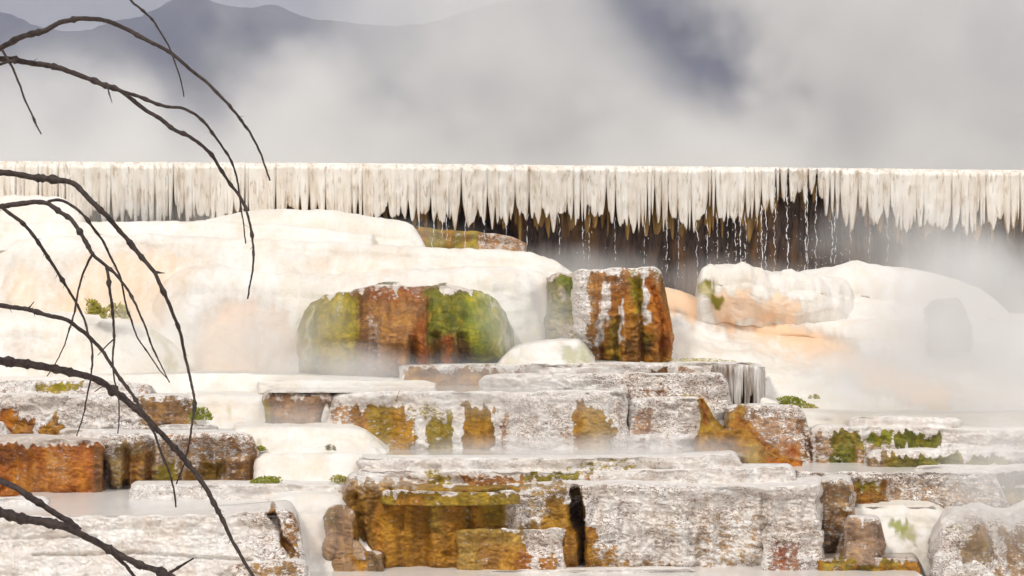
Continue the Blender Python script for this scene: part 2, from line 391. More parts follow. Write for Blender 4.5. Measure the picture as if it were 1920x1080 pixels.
# flat top running back from the lip (a sheet of water-covered lime)
ut = np.arange(-160, 2100, 12.); dt = np.interp(ut, us, dl)
tb = np.array([.10, .3, .8, 1.6, 2.6])
Yt = dt[None]+tb[:, None]; Gt = np.stack([(ut-CU)[None]/F*dt[None]*np.ones((5, 1)), Yt, np.broadcast_to((Z(np.interp(ut, us, vlip), dt))[None]-.002+.01*0, Yt.shape)], -1)
Bt = Gt.copy(); Bt[..., 2] -= .14
mesh_obj('ledge_top', np.concatenate([Gt, Bt[::-1]], 0).reshape(-1, 3), grid_faces(10, len(ut), True), M['flow'], ledge)

# falling trickles
def strand_mesh(u, d, v0, v1, w, r, solid=.5):
    vs, fs = [], []
    ph = r.uniform(0, 9); vv = v0; k = 0
    def ring(v, wd):
        uu = u + 3.4*float(n1(v/22., ph)) + 2.0*float(n1(v/6., ph+2)); y = d+.02*float(n1(v/20., ph+1)); x, z = X(uu, y), Z(v, y); wd = wd*d/F
        i = len(vs)
        for q in range(5): vs.append((x+wd*math.cos(q*1.2566), y+wd*math.sin(q*1.2566), z))
        return i
    while vv < v1:
        f = (vv-v0)/(v1-v0)
        ln = r.uniform(14, 46)*(1.25-f*.9)*(.4+solid); n = max(3, int(ln/3))
        prev = None
        for j in range(n+1):
            a = j/n
            i = ring(vv+ln*a, w*(.25+.75*math.sin(math.pi*(.08+.84*a)))*r.uniform(.35, 1.25))
            if prev is not None:
                for q in range(5): fs.append((prev+q, prev+(q+1) % 5, i+(q+1) % 5, i+q))
            else: fs.append(tuple(i+q for q in range(5)))
            prev = i
        fs.append(tuple(prev+q for q in range(4, -1, -1)))
        # droplets beside it
        for _ in range(r.integers(0, 5)):
            uu = u+r.normal(0, 4+8*f); v_ = vv+r.uniform(0, 30); s = r.uniform(.3, .95)*d/F; y = d+r.normal(0, .05); x, z = X(uu, y), Z(v_, y)
            i = len(vs); vs.extend([(x+s, y, z), (x-s, y, z), (x, y+s, z), (x, y-s, z), (x, y, z+2*s), (x, y, z-1.6*s)])
            for a_, b_ in ((0, 2), (2, 1), (1, 3), (3, 0)): fs.append((i+a_, i+b_, i+4)); fs.append((i+b_, i+a_, i+5))
        vv += ln + r.uniform(2, 12)*(1.1-solid)
    return vs, fs
rt = np.random.default_rng(21)
tr_list = [(812, 465, 1.2, .6), (828, 470, 1., .5), (838, 470, 1.1, .5), (872, 462, 1.1, .6), (908, 466, 1.3, .5), (786, 430, .9, .5), (948, 470, .8, .3), (990, 476, .9, .3), (1047, 474, 1., .4),
           (1093, 480, .9, .3), (1105, 478, .9, .4), (1152, 492, .8, .3), (1208, 508, .9, .3), (1250, 512, 1.1, .6), (1272, 520, .8, .3), (1307, 512, 1.1, .4), (1326, 508, 1.2, .6), (1345, 500, .9, .3),
           (1378, 488, 1.2, .5), (1388, 492, 1.4, .5), (1398, 492, 1.1, .4), (1428, 508, 1.9, .75), (1436, 512, 1.3, .6), (1452, 502, 1.3, .7), (1476, 500, 1.8, .8), (1510, 498, 1.4, .7), (1514, 500, 1.2, .7), (1530, 496, 1.3, .7),
           (1560, 490, 1.3, .5), (1566, 494, 1., .4), (1594, 486, .9, .3), (1630, 488, .8, .3), (1664, 484, .8, .3), (1420, 470, .8, .2), (1365, 490, .8, .2), (700, 425, .8, .4), (520, 402, .8, .4), (236, 405, .7, .4), (395, 402, .7, .4)]
for (u_, vend, w_, so) in tr_list:
    i = int(np.argmin(abs(us-u_)))
    v0 = cbot[max(0, i-4):i+5].max()-12
    if 1440 < u_ < 1545: v0 = 330+rt.uniform(0, 30)
    vs, fs = strand_mesh(u_, dl[i]-.02, v0, vend, w_*.72, rt, so*.8)
    mesh_obj('water_trickle', vs, fs, M['fall'], ledge)

# ------------------------------------------------------------------ white flowstone behind
fl = dict(m='flow', amp=.010, flute=.03, dirt=.05, du=4, dv=4, cat='flowstone')
terrace('flowstone_mound', 'smooth white hump directly under the middle of the dripstone curtain',
        [(360, 424, 500), (400, 409, 500), (430, 400, 500), (480, 392, 500), (540, 389, 500), (600, 391, 500), (660, 398, 500), (720, 407, 500), (755, 414, 500), (775, 424, 500), (792, 448, 500), (800, 470, 500)],
        d=27.1, lip=.35, run=.7, back=.8, fall=.1, big=.05, side=(.3, .3), jag=1, **fl)
terrace('flowstone_mound', 'white rounded shelf at the left frame edge, right below the dripstone curtain',
        [(-60, 366, 470), (60, 366, 470), (110, 369, 470), (135, 378, 470), (152, 395, 470), (160, 412, 470)], d=27.2, lip=.14, run=.3, back=.8, big=.03, side=(.3, .3), jag=1, **fl)
terrace('flowstone_step', 'thin long white step under the left part of the dripstone curtain', [(-80, 418, 470), (200, 416, 470), (400, 415, 470), (560, 424, 470), (700, 440, 480)], d=26.7, lip=.12, run=.35, back=.5, big=.03, side=(.3, .3), jag=1, **fl)
terrace('algae_ledge', 'small ochre and yellow algae ledge at the foot of the dark wall', [(778, 424, 480), (800, 428, 480), (900, 434, 482), (950, 440, 485), (985, 455, 488)], d=28.35, lip=.06, run=.15, back=.5,
        m='algae', amp=.012, flute=.04, dirt=.4, side=(.3, .3), cat='algae ledge',
        stains_shade=[('b', 770, 420, 920, 490, GOLD, .9, 8), ('b', 800, 420, 830, 500, OLIVE, .8), ('b', 850, 425, 870, 500, OLIVE, .7), ('b', 880, 430, 900, 500, YELLOW, .8), ('b', 900, 440, 990, 480, TAN, .5)])
peach1 = [('e', 60, 500, 330, 640, PEACH, .62, 40), ('e', 360, 560, 560, 740, PEACH, .82, 30), ('e', 460, 600, 540, 720, TAN, .35, 30), ('e', 830, 480, 880, 510, PEACH, .4, 16), ('e', 130, 460, 400, 540, PEACH, .52, 30), ('e', 0, 490, 90, 600, PEACH, .55, 30), ('e', 560, 470, 800, 530, PEACH, .35, 30)]
terrace('flowstone_slope', 'broad cream flowstone cascade with a level rim, peach stained, filling the left half',
        [(-80, 474, 730), (0, 470, 730), (18, 458, 730), (34, 447, 730), (60, 443, 730), (300, 443, 730), (560, 450, 730), (760, 464, 730), (860, 468, 730), (960, 472, 735), (1010, 482, 735), (1045, 495, 735), (1072, 512, 735), (1090, 540, 735)],
        d=26.3, lip=.16, run=1.1, rp=.8, back=.7, big=.09, side=(.4, .4), jag=1.2, stains_shade=peach1, **{**fl, 'flute': .05})
terrace('flowstone_lobe', 'bulging cream lobe of the cascade behind the green and brown domed mound', [(285, 560, 735), (310, 520, 735), (345, 504, 735), (420, 498, 735), (500, 506, 735), (600, 512, 735), (760, 505, 735), (860, 498, 735), (950, 500, 735), (1000, 512, 735), (1030, 540, 735)],
        d=25.75, lip=.35, run=.55, back=.6, big=.07, side=(.5, .5), jag=1, stains_shade=peach1, **{**fl, 'flute': .05})
terrace('flowstone_lobe', 'flowing white apron between the green mound and the orange block', [(905, 545, 720), (930, 515, 720), (970, 505, 720), (1010, 506, 720), (1035, 520, 720), (1048, 550, 720)],
        d=26.0, lip=.2, run=.25, back=.5, big=.05, side=(.5, .5), jag=1, stains_shade=[('b', 985, 530, 1000, 560, MAUVE, .4, 8)], **{**fl, 'flute': .05})
terrace('flowstone_lobe', 'low pale dome on the far left with a grey green streak on its right shoulder', [(-60, 586, 735), (60, 583, 735), (140, 588, 735), (200, 596, 735), (250, 606, 735), (290, 622, 735), (325, 645, 735), (350, 678, 735), (362, 712, 735)],
        d=25.0, lip=.35, run=.3, back=.5, big=.05, side=(.3, .5), jag=1.5, stains_shade=[('l', [(285, 625), (312, 650), (322, 690)], 10, OLIVE, .55, 7), ('e', 10, 620, 90, 690, MAUVE, .28, 20), ('e', 60, 640, 180, 690, PEACH, .3, 20)], **{**fl, 'flute': .03})
terrace('flowstone_floor', 'flat white shelf across the foot of the cream cascade on the left', [(-60, 712, 760), (200, 704, 760), (420, 700, 770), (640, 706, 770), (760, 710, 770)], d=23.6, lip=.06, run=.25, back=1.4, big=.03, side=(.3, .3), jag=1, **fl)

# ------------------------------------------------------------------ domed mound and orange block
terrace('algae_mound', 'domed mound with yellow green, brown and bright green algae sides beneath the white cascade',
        [(560, 622, 700), (568, 592, 702), (582, 572, 706), (608, 558, 710), (650, 551, 712), (672, 542, 712), (700, 538, 712), (800, 539, 700), (860, 543, 692), (900, 550, 690), (930, 564, 690), (948, 588, 690), (960, 625, 690)],
        d=24.15, lip=.34, run=-.10, bulge=.20, back=1.4, big=.06, bow=.5, side=(.6, .6), rc=34, m='algae', amp=.016, flute=.06, dirt=.5, jag=3, cat='algae mound', top_dirt=.05, du=2.1, dv=2.1,
        stains_shade=[('b', 540, 556, 700, 720, OLIVE, .95, 8), ('b', 600, 556, 660, 660, YELLOW, .9, 12), ('b', 668, 541, 812, 730, BROWN, 1.15, 8), ('b', 700, 560, 780, 700, TAN, .95, 12), ('b', 690, 541, 800, 565, RUST, .6, 8), ('b', 800, 548, 900, 720, (.13, .19, .012), 1.1, 8), ('b', 872, 552, 968, 720, (.22, .33, .010), 1.15, 6), ('b', 560, 570, 600, 720, (.24, .25, .015), 1.05, 8),
                ('e', 762, 640, 790, 700, DARK, .95, 8), ('e', 805, 625, 885, 730, (.12, .06, .03), .95, 12), ('b', 832, 625, 850, 700, RUST, .95, 6), ('b', 780, 600, 806, 700, RUST, .85, 7), ('b', 690, 600, 712, 700, MAUVE, .6, 7), ('l', [(890, 552), (925, 580), (945, 620)], 5, (.5, .5, .03), .9, 5), ('l', [(912, 552), (945, 590), (958, 660)], 4, (.8, .8, .62), .9, 4), ('l', [(896, 556), (934, 600), (944, 660)], 2, (.7, .75, .4), .8, 3), ('l', [(590, 575), (578, 610), (574, 680)], 4, (.7, .68, .4), .7, 5), ('l', [(640, 556), (632, 590)], 4, (.6, .56, .2), .7, 5)],  # dark ellipses at the start of this row paint shade into the hollows
        grooves=[([(775, 640), (776, 712)], 13, .12), ([(818, 625), (822, 712)], 11, .12), ([(868, 630), (872, 712)], 14, .10), ([(706, 600), (704, 712)], 10, .08), ([(672, 560), (668, 712)], 8, .06), ([(806, 560), (806, 712)], 7, .06)])
terrace('orange_block', 'tall rust orange block with white drips, standing alone right of the green mound',
        [(1074, 508, 676), (1090, 504, 678), (1150, 503, 680), (1225, 503, 680), (1240, 506, 680), (1244, 520, 680), (1250, 560, 680), (1258, 600, 680), (1260, 640, 680)],
        d=24.6, lip=.09, run=-.05, bulge=.12, back=.9, big=.10, bow=.12, side=(.9, .6), rc=24, m='crust', amp=.024, flute=.07, dirt=.7, jag=2, cat='rock block', du=2., dv=2.,
        stains_shade=[('b', 1100, 508, 1240, 690, TAN, .72, 10), ('b', 1120, 515, 1190, 590, (.46, .18, .05), .78, 10), ('b', 1150, 540, 1262, 690, (.46, .15, .02), .9, 8), ('b', 1128, 600, 1265, 700, (.50, .17, .015), .98, 8), ('b', 1165, 575, 1262, 690, (.52, .18, .012), .98, 6), ('l', [(1192, 525), (1200, 590), (1208, 640)], 10, OLIVE, .95, 5), ('l', [(1215, 530), (1235, 580), (1250, 650)], 11, ORANGE, .98, 5), ('l', [(1238, 515), (1246, 560)], 5, (.2, .1, .02), .95, 4),
                ('b', 1170, 640, 1225, 665, DARK, .8, 8), ('b', 1180, 590, 1210, 690, (.30, .11, .012), .9, 8), ('b', 1140, 600, 1165, 690, (.30, .20, .015), .9, 8), ('l', [(1166, 570), (1163, 600), (1165, 632)], 4, (.8, .78, .75), .0, 3), ('l', [(1138, 540), (1134, 580), (1122, 640)], 8, (.8, .78, .75), .12, 5), ('l', [(1205, 510), (1212, 560), (1214, 600)], 4, (.8, .78, .75), .0, 3), ('b', 1180, 500, 1235, 508, OLIVE, .6, 4)],
        grooves=[([(1197, 530), (1206, 600), (1206, 680)], 9, .10), ([(1228, 540), (1240, 600), (1242, 680)], 7, .08), ([(1160, 600), (1156, 680)], 10, .10), ([(1110, 520), (1118, 600), (1130, 680)], 7, .05)])
terrace('algae_shoulder', 'green algae covered shoulder leaning on the left side of the orange block', [(1026, 524, 680), (1040, 514, 680), (1070, 514, 680), (1092, 518, 680)], d=24.9, lip=.12, run=.05, bulge=.05, back=.6, big=.05, rc=14, m='algae', amp=.03, flute=.06,
        dirt=.3, cat='algae mound', jag=4, stains_shade=[('b', 1020, 522, 1095, 640, (.17, .20, .04), .95, 8), ('b', 1045, 516, 1092, 560, GREEN, .95, 6), ('e', 1040, 540, 1062, 560, (.6, .58, .4), .5, 6), ('b', 1040, 600, 1095, 700, (.36, .32, .16), .6, 12)])
terrace('flowstone_mound', 'little white domed mound with greenish right face, at the foot of the orange block', [(932, 686, 700), (945, 668, 700), (960, 656, 700), (985, 645, 700), (1030, 639, 700), (1085, 639, 700), (1098, 650, 700), (1115, 676, 700)], d=23.9, lip=.12, run=.12, back=.7, big=.03, side=(.4, .4), jag=1.5,
        stains_shade=[('b', 1052, 646, 1112, 690, (.36, .34, .14), .62, 8), ('b', 948, 660, 985, 690, OLIVE, .36, 8)], **{**fl, 'amp': .012})

# ------------------------------------------------------------------ middle terraces
terrace('rim_slab', 'thin rim slab with an orange face below the brown foot of the domed mound', [(752, 686, 728), (770, 684, 728), (900, 684, 728), (1000, 683, 728), (1110, 682, 724), (1165, 684, 722)], d=23.35, lip=.02, run=.02, back=1., amp=.016, dirt=.7, jag=2, cat='rim slab',
        stains_shade=[('b', 756, 696, 935, 740, (.42, .19, .025), .95, 5), ('b', 760, 684, 1000, 694, TAN, .5, 5), ('b', 820, 684, 960, 692, OLIVE, .3, 5)])
shelf = terrace('drip_shelf', 'stepped shelf whose right end hangs in brown and white drapery', [(1090, 683, 720), (1150, 681, 720), (1300, 681, 715), (1390, 680, 715), (1420, 683, 715), (1434, 690, 715)], d=23.15, lip=.03, run=.02, back=1., amp=.016, dirt=.6, jag=2, cat='rock shelf',
        stains_shade=[('b', 1218, 686, 1252, 712, BROWN, .85, 5), ('b', 1270, 684, 1305, 712, TAN, .5, 5), ('b', 1330, 685, 1350, 720, BROWN, .5, 5), ('b', 1400, 684, 1440, 730, OLIVE, .5, 6)])
u3 = np.arange(1336, 1436, .8)
curtain('drapery', u3, np.interp(u3, [1330, 1390, 1420, 1436], [684, 683, 686, 696]), np.interp(u3, [1330, 1345, 1365, 1400, 1436], [716, 726, 762, 768, 764]), np.interp(u3, [1330, 1345, 1420, 1436], [23.12, 23.0, 22.98, 23.12]), shelf, 'drape', dv=2, wmin=4, wmax=11, slit=90, tipvar=26, fat=.03, lip=.02, lean=.02, seed=15, amp=.01)
terrace('drapery_core', None, [(1344, 690, 775), (1400, 688, 775), (1430, 694, 775)], d=23.18, lip=.02, run=.0, back=.4, amp=.01, flute=.05, dirt=.3, m='algae', parent=shelf, rc=8, side=(.3, .3),
        stains_shade=[('b', 1330, 680, 1440, 790, (.40, .25, .06), .98, 4), ('b', 1360, 680, 1370, 790, DARK, .9, 4), ('b', 1400, 690, 1408, 790, DARK, .9, 4)])  # DARK strips paint the shade of the slits onto the core
terrace('rim_slab', 'short snow white slab lying in the misty pool left of centre', [(484, 716, 738), (520, 714, 738), (700, 713, 738), (800, 714, 738), (818, 718, 738)], d=22.95, lip=.03, run=.03, back=.5, amp=.008, dirt=.08, m='flow', jag=1, cat='rim slab')
terrace('terrace_block', 'grey white speckled block forming the step right under the drip shelf', [(902, 712, 775), (908, 704, 775), (960, 702, 775), (1200, 700, 780), (1350, 700, 800), (1358, 704, 815), (1366, 730, 830), (1380, 780, 850), (1392, 800, 850)], d=22.6, lip=.05, run=.10, back=.9, big=.06, dirt=lambda u, v: .35+.6*ss(1000, 1150, u), jag=2,
        stains_shade=[('b', 1170, 722, 1280, 752, BROWN, .42, 8), ('b', 1280, 728, 1300, 750, YELLOW, .45, 6), ('b', 1290, 735, 1340, 750, TAN, .4, 6)])
terrace('terrace_block', 'small mauve brown block wedged at the left end of the big white middle terrace', [(494, 740, 800), (502, 735, 800), (560, 735, 800), (612, 737, 800), (622, 742, 800)], d=21.85, lip=.08, run=-.08, back=.9, bulge=.04, flute=.05, amp=.018, dirt=.9, m='algae', jag=3, cat='rock block',
        stains_shade=[('b', 488, 746, 630, 810, (.30, .18, .13), .95, 6), ('b', 520, 744, 545, 800, TAN, .7, 6), ('b', 560, 746, 600, 800, MAUVE, .8, 8), ('b', 488, 746, 504, 800, OLIVE, .7, 5)])
terrace('terrace_block', 'long white middle terrace with four amber stained patches down its face', [(602, 792, 852), (606, 765, 852), (616, 745, 852), (632, 738, 852), (700, 735, 852), (900, 735, 852), (1100, 733, 852), (1160, 733, 852), (1172, 740, 852), (1178, 760, 852)], d=21.75, lip=.09, run=.10, back=.9, big=.05, flute=.04, amp=.018, bow=.08, dirt=lambda u, v: .45+.35*ss(900, 1000, u), jag=2, du=2.1, dv=2.1,
        stains_shade=[('b', 622, 760, 655, 800, TAN, .62, 8), ('b', 656, 764, 708, 860, (.44, .20, .05), .85, 7), ('b', 690, 762, 752, 860, (.36, .24, .03), .82, 7), ('b', 735, 766, 778, 860, GOLD, .72, 7), ('b', 765, 762, 835, 790, OLIVE, .42, 7), ('b', 802, 790, 836, 860, (.44, .32, .03), .75, 6), ('b', 836, 765, 850, 860, OLIVE, .68, 5), ('b', 868, 764, 926, 860, (.50, .24, .02), .95, 5), ('b', 872, 764, 920, 790, (.32, .18, .02), .9, 5), ('b', 940, 765, 960, 850, TAN, .42, 6),
                ('b', 1078, 756, 1128, 860, (.52, .32, .08), .95, 5), ('b', 1100, 790, 1148, 870, (.56, .38, .16), .85, 8), ('b', 1080, 756, 1092, 840, OCHRE, .9, 4), ('b', 1050, 800, 1080, 850, TAN, .45, 8), ('b', 720, 738, 775, 744, OLIVE, .5, 3)])
terrace('terrace_block', 'upper of two stacked pinkish grey blocks right of the long middle terrace', [(1178, 760, 825), (1182, 748, 825), (1240, 745, 825), (1300, 745, 825), (1318, 752, 830), (1335, 790, 840)], d=21.95, lip=.04, run=.05, back=.8, big=.04, amp=.02, dirt=.85, jag=2, cat='rock block',
        stains_shade=[('b', 1178, 756, 1230, 815, (.46, .28, .20), .55, 12)])
terrace('terrace_block', 'lower of two stacked pinkish grey blocks, mist blurred along its base', [(1178, 822, 860), (1184, 814, 860), (1290, 813, 860), (1330, 816, 860), (1340, 830, 860)], d=21.7, lip=.03, run=.04, back=.6, big=.04, amp=.016, dirt=.6, jag=2, cat='rock block',
        stains_shade=[('b', 1190, 816, 1215, 860, MAUVE, .55, 8), ('b', 1245, 816, 1280, 860, (.48, .30, .2), .5, 8)])
terrace('terrace_block', 'speckled brown sloping block under the hanging drapery', [(1362, 764, 880), (1372, 761, 880), (1440, 760, 880), (1496, 761, 880), (1508, 775, 880), (1518, 810, 885), (1540, 850, 890)], d=21.9, lip=.05, run=.30, back=.7, big=.06, amp=.026, dirt=1., jag=3, cat='rock block',
        stains_shade=[('b', 1355, 762, 1400, 800, (.44, .24, .04), .8, 8), ('b', 1400, 775, 1510, 880, (.50, .30, .20), .62, 14), ('l', [(1385, 800), (1430, 840), (1470, 880)], 14, (.44, .16, .02), .95, 6), ('b', 1470, 835, 1495, 855, ORANGE, .85, 8), ('b', 1505, 800, 1535, 880, BROWN, .5, 8)])
terrace('algae_apron', 'bright amber algae apron spilling down beside the speckled brown block', [(1306, 820, 885), (1316, 814, 885), (1340, 808, 885), (1400, 806, 885), (1412, 820, 885), (1440, 845, 885), (1470, 858, 885), (1504, 866, 885)], d=21.35, lip=.06, run=.25, back=.5, big=.07, flute=.06, amp=.018, dirt=.3, m='algae', jag=3, cat='algae apron', top_dirt=.9,
        stains_shade=[('b', 1290, 795, 1520, 900, (.52, .24, .02), .98, 5), ('b', 1312, 806, 1350, 830, (.30, .15, .02), .95, 6), ('b', 1360, 812, 1385, 870, (.28, .13, .012), .9, 8), ('b', 1400, 838, 1425, 880, (.62, .40, .08), .9, 8), ('b', 1330, 830, 1358, 870, TAN, .7, 8), ('b', 1440, 860, 1510, 890, ORANGE, .95, 5)])
terrace('algae_streak', 'narrow amber streak running down the joint between two grey blocks', [(1308, 752, 822), (1318, 746, 822), (1326, 760, 822), (1340, 785, 825), (1358, 803, 828)], d=21.75, lip=.04, run=.15, back=.4, big=.03, amp=.02, dirt=.4, m='algae', jag=2, cat='algae streak', rc=6,
        stains_shade=[('b', 1290, 735, 1370, 840, (.46, .26, .03), .95, 5), ('l', [(1315, 750), (1322, 790)], 6, RUST, .95, 4)])

terrace('rim_slab', 'thin white plate lying in front of the drip shelf, above the speckled step', [(1010, 694, 712), (1020, 689, 712), (1110, 688, 712), (1160, 690, 712), (1168, 696, 712)], d=22.95, lip=.015, run=.02, back=.4, amp=.01, dirt=.2, jag=1, cat='rim slab', rc=5)
terrace('rim_slab', 'short crusted plate at the foot of the brown end of the upper left block', [(296, 800, 822), (304, 796, 822), (360, 795, 822), (400, 796, 822), (408, 801, 822)], d=21.6, lip=.015, run=.03, back=.35, amp=.012, dirt=.5, jag=1, cat='rim slab', rc=5)
terrace('rim_slab', 'narrow white ledge halfway up the pale slope, above the mossy step', [(1590, 786, 815), (1604, 782, 815), (1700, 781, 815), (1790, 783, 815), (1800, 788, 815)], d=22.1, lip=.02, run=.05, back=.4, amp=.01, dirt=.15, jag=1, cat='rim slab', rc=6)
# ------------------------------------------------------------------ left terraces
terrace('rim_slab', 'low white slab with a yellow green moss band at the far left edge', [(-60, 716, 748), (60, 714, 748), (200, 714, 748), (270, 718, 748), (285, 726, 748)], d=22.8, lip=.02, run=.1, back=.5, amp=.014, dirt=.7, jag=2, cat='rim slab',
        stains_shade=[('b', 62, 716, 160, 738, OLIVE, .6, 5), ('b', 100, 715, 128, 730, (.36, .36, .02), .95, 4), ('b', -20, 718, 30, 736, MAUVE, .4, 5), ('b', 240, 720, 275, 740, TAN, .4, 5)])
terrace('terrace_block', 'grey white left block with brown crust on its right end and orange feet', [(-60, 738, 825), (100, 741, 825), (250, 742, 825), (340, 741, 825), (358, 745, 825), (366, 762, 825)], d=22.0, lip=.07, run=.02, back=.9, big=.05, flute=.05, amp=.024, dirt=lambda u, v: .75+.25*ss(200, 320, u), jag=2,
        stains_shade=[('b', -60, 770, 25, 830, ORANGE, .95, 8), ('b', 25, 785, 68, 830, (.46, .16, .03), .85, 8), ('b', 75, 788, 112, 830, (.48, .20, .03), .9, 6), ('b', 98, 770, 112, 800, OCHRE, .8, 5), ('b', 260, 745, 370, 805, (.36, .20, .10), .75, 10), ('b', 355, 748, 370, 800, OLIVE, .5, 5)])
terrace('rock_lump', 'tiny pale rock lump at the left frame edge above the orange block', [(-20, 792, 830), (4, 789, 830), (12, 796, 830), (15, 812, 830)], d=21.6, lip=.05, run=.02, back=.4, big=.03, amp=.02, dirt=.8, jag=2, cat='rock', rc=6, side=(.2, .2))
terrace('rim_slab', 'narrow white rim strip on top of the brown speckled left block', [(112, 812, 832), (122, 806, 832), (240, 808, 832), (420, 808, 832), (492, 811, 832)], d=21.3, lip=.03, run=.04, back=.6, amp=.012, dirt=.4, jag=1.5, cat='rim slab')
terrace('orange_block', 'vivid orange block rising from the pool at the left frame edge', [(-60, 823, 945), (60, 822, 945), (150, 824, 945), (186, 826, 945), (194, 835, 945)], d=20.55, lip=.04, run=-.02, bulge=.05, back=.9, big=.07, flute=.07, amp=.022, dirt=.4, m='algae', jag=2, cat='rock block', du=2., dv=2.,
        stains_shade=[('b', -80, 834, 210, 960, (.50, .12, .012), .98, 6), ('b', -20, 836, 60, 870, (.26, .06, .01), .85, 10), ('b', 85, 840, 130, 900, (.55, .22, .06), .75, 12), ('b', 100, 840, 150, 860, RUST, .8, 10), ('b', 20, 880, 110, 920, (.58, .20, .04), .8, 12), ('b', 178, 840, 200, 950, BROWN, .8, 6)])
terrace('terrace_block', 'brown speckled left block with olive and amber feet, above the still pool', [(192, 816, 930), (206, 812, 930), (330, 812, 928), (450, 812, 926), (474, 818, 926), (486, 850, 926)], d=20.65, lip=.08, run=-.25, back=.9, big=.07, flute=.07, amp=.028, dirt=1., jag=2.5, du=2., dv=2.,
        stains_shade=[('b', 196, 826, 490, 940, (.50, .30, .16), .52, 10), ('b', 205, 830, 270, 945, (.38, .27, .11), .72, 10), ('b', 232, 850, 268, 930, (.36, .15, .03), .85, 7), ('b', 285, 870, 330, 930, (.34, .30, .04), .8, 8), ('b', 270, 850, 285, 930, BROWN, .8, 6), ('b', 376, 866, 420, 930, (.22, .13, .015), .95, 5), ('b', 345, 880, 372, 930, (.40, .2, .03), .85, 6), ('b', 430, 860, 490, 930, (.46, .24, .11), .7, 10), ('b', 226, 900, 246, 945, (.06, .03, .012), .98, 5), ('b', 300, 815, 480, 840, TAN, .45, 10)],
        grooves=[([(236, 850), (236, 930)], 9, .14), ([(280, 840), (276, 930)], 9, .08), ([(340, 840), (336, 930)], 10, .07), ([(396, 860), (398, 930)], 16, .08)])
terrace('flowstone_step', 'smooth cream step between the left blocks and the long middle terrace', [(352, 745, 815), (372, 741, 815), (430, 740, 815), (500, 742, 815), (540, 748, 815)], d=22.45, lip=.15, run=.35, back=.8, big=.04, jag=1.5, stains_shade=[('e', 385, 750, 480, 800, PEACH, .3, 16), ('b', 424, 766, 434, 786, OLIVE, .5, 4)], **fl)
terrace('flowstone_step', 'cream apron lapping over the lower left corner of the amber stained terrace', [(440, 806, 862), (480, 804, 862), (600, 803, 862), (662, 804, 862), (690, 812, 862), (708, 828, 862), (730, 848, 862)], d=21.2, lip=.12, run=.35, back=.9, big=.04, jag=1.2, stains_shade=[('b', 484, 826, 494, 846, OLIVE, .5, 4), ('l', [(690, 818), (725, 842)], 7, (.5, .5, .36), .45, 5)], **fl)
terrace('flowstone_step', 'wide cream step crossing in front of the long middle terrace', [(478, 862, 920), (490, 852, 920), (640, 851, 915), (760, 855, 905), (1000, 857, 905), (1200, 855, 890)], d=20.7, lip=.08, run=.25, back=.9, big=.03, jag=1.2, stains_shade=[('e', 500, 860, 640, 900, PEACH, .28, 16)], **fl)
terrace('rim_slab', 'low crusted white rim edging the front of the still left pool', [(246, 918, 948), (254, 910, 948), (400, 909, 945), (560, 909, 945), (640, 910, 945), (660, 918, 945)], d=19.85, lip=.04, run=.06, back=.7, amp=.014, dirt=lambda u, v: .65-.4*ss(400, 520, u), jag=1.5, cat='rim slab',
        stains_shade=[('b', 258, 918, 340, 932, BROWN, .35, 5), ('b', 625, 920, 645, 935, OLIVE, .35, 5)])
terrace('terrace_block', 'broad snow white foreground slab with an amber crack near its right end', [(-60, 972, 1110), (120, 968, 1110), (300, 967, 1110), (420, 965, 1110), (500, 958, 1110), (536, 955, 1105), (548, 960, 1100), (560, 985, 1100), (568, 1040, 1100)], d=18.3, lip=.04, run=.25, back=1.0, big=.05, flute=.01, amp=.022, dirt=lambda u, v: .30+.6*ss(400, 500, u), jag=2, du=2.2, dv=2.2,
        stains_shade=[('l', [(507, 960), (520, 985), (530, 1010), (552, 1045)], 6, (.44, .20, .03), .98, 4), ('l', [(515, 956), (540, 1000), (560, 1045)], 6, BROWN, .55, 6), ('b', 540, 960, 562, 1040, BROWN, .55, 6), ('b', 505, 1060, 560, 1085, (.46, .26, .1), .6, 8)],
        grooves=[([(507, 960), (520, 985), (530, 1010), (555, 1050)], 9, .16), ([(60, 1040), (250, 1036), (470, 1050)], 5, .05), ([(-20, 1010), (180, 1005)], 4, .03)])
terrace('rim_slab', 'small white wedge of rim floating at the left edge of the still pool', [(-40, 936, 962), (40, 934, 962), (82, 933, 962), (92, 940, 962)], d=19.3, lip=.02, run=.05, back=.4, amp=.008, dirt=.15, jag=1, cat='rim slab', rc=6)
terrace('rim_slab', 'thin white foreground rim at the left, just under the still pool', [(-60, 968, 990), (60, 966, 990), (140, 964, 990), (152, 969, 990)], d=18.6, lip=.02, run=.05, back=.3, amp=.008, dirt=.15, jag=1, cat='rim slab', rc=6)
terrace('rock_lump', 'flat pale foot stone in the bottom corner beside the white foreground slab', [(430, 1062, 1120), (500, 1052, 1120), (560, 1048, 1120), (574, 1056, 1120)], d=17.9, lip=.05, run=.1, back=.5, big=.03, amp=.022, dirt=.9, jag=3, cat='rock', stains_shade=[('b', 470, 1060, 570, 1085, (.5, .3, .14), .6, 8)])
terrace('flowstone_slope', 'cream water slide between the foreground slab and the big ochre block', [(505, 942, 1075), (540, 934, 1075), (600, 930, 1075), (660, 934, 1075), (700, 950, 1075)], d=19.4, lip=.2, run=.5, back=.7, big=.05, jag=1.2, stains_shade=[('e', 560, 960, 620, 1060, PEACH, .3, 14)], **fl)

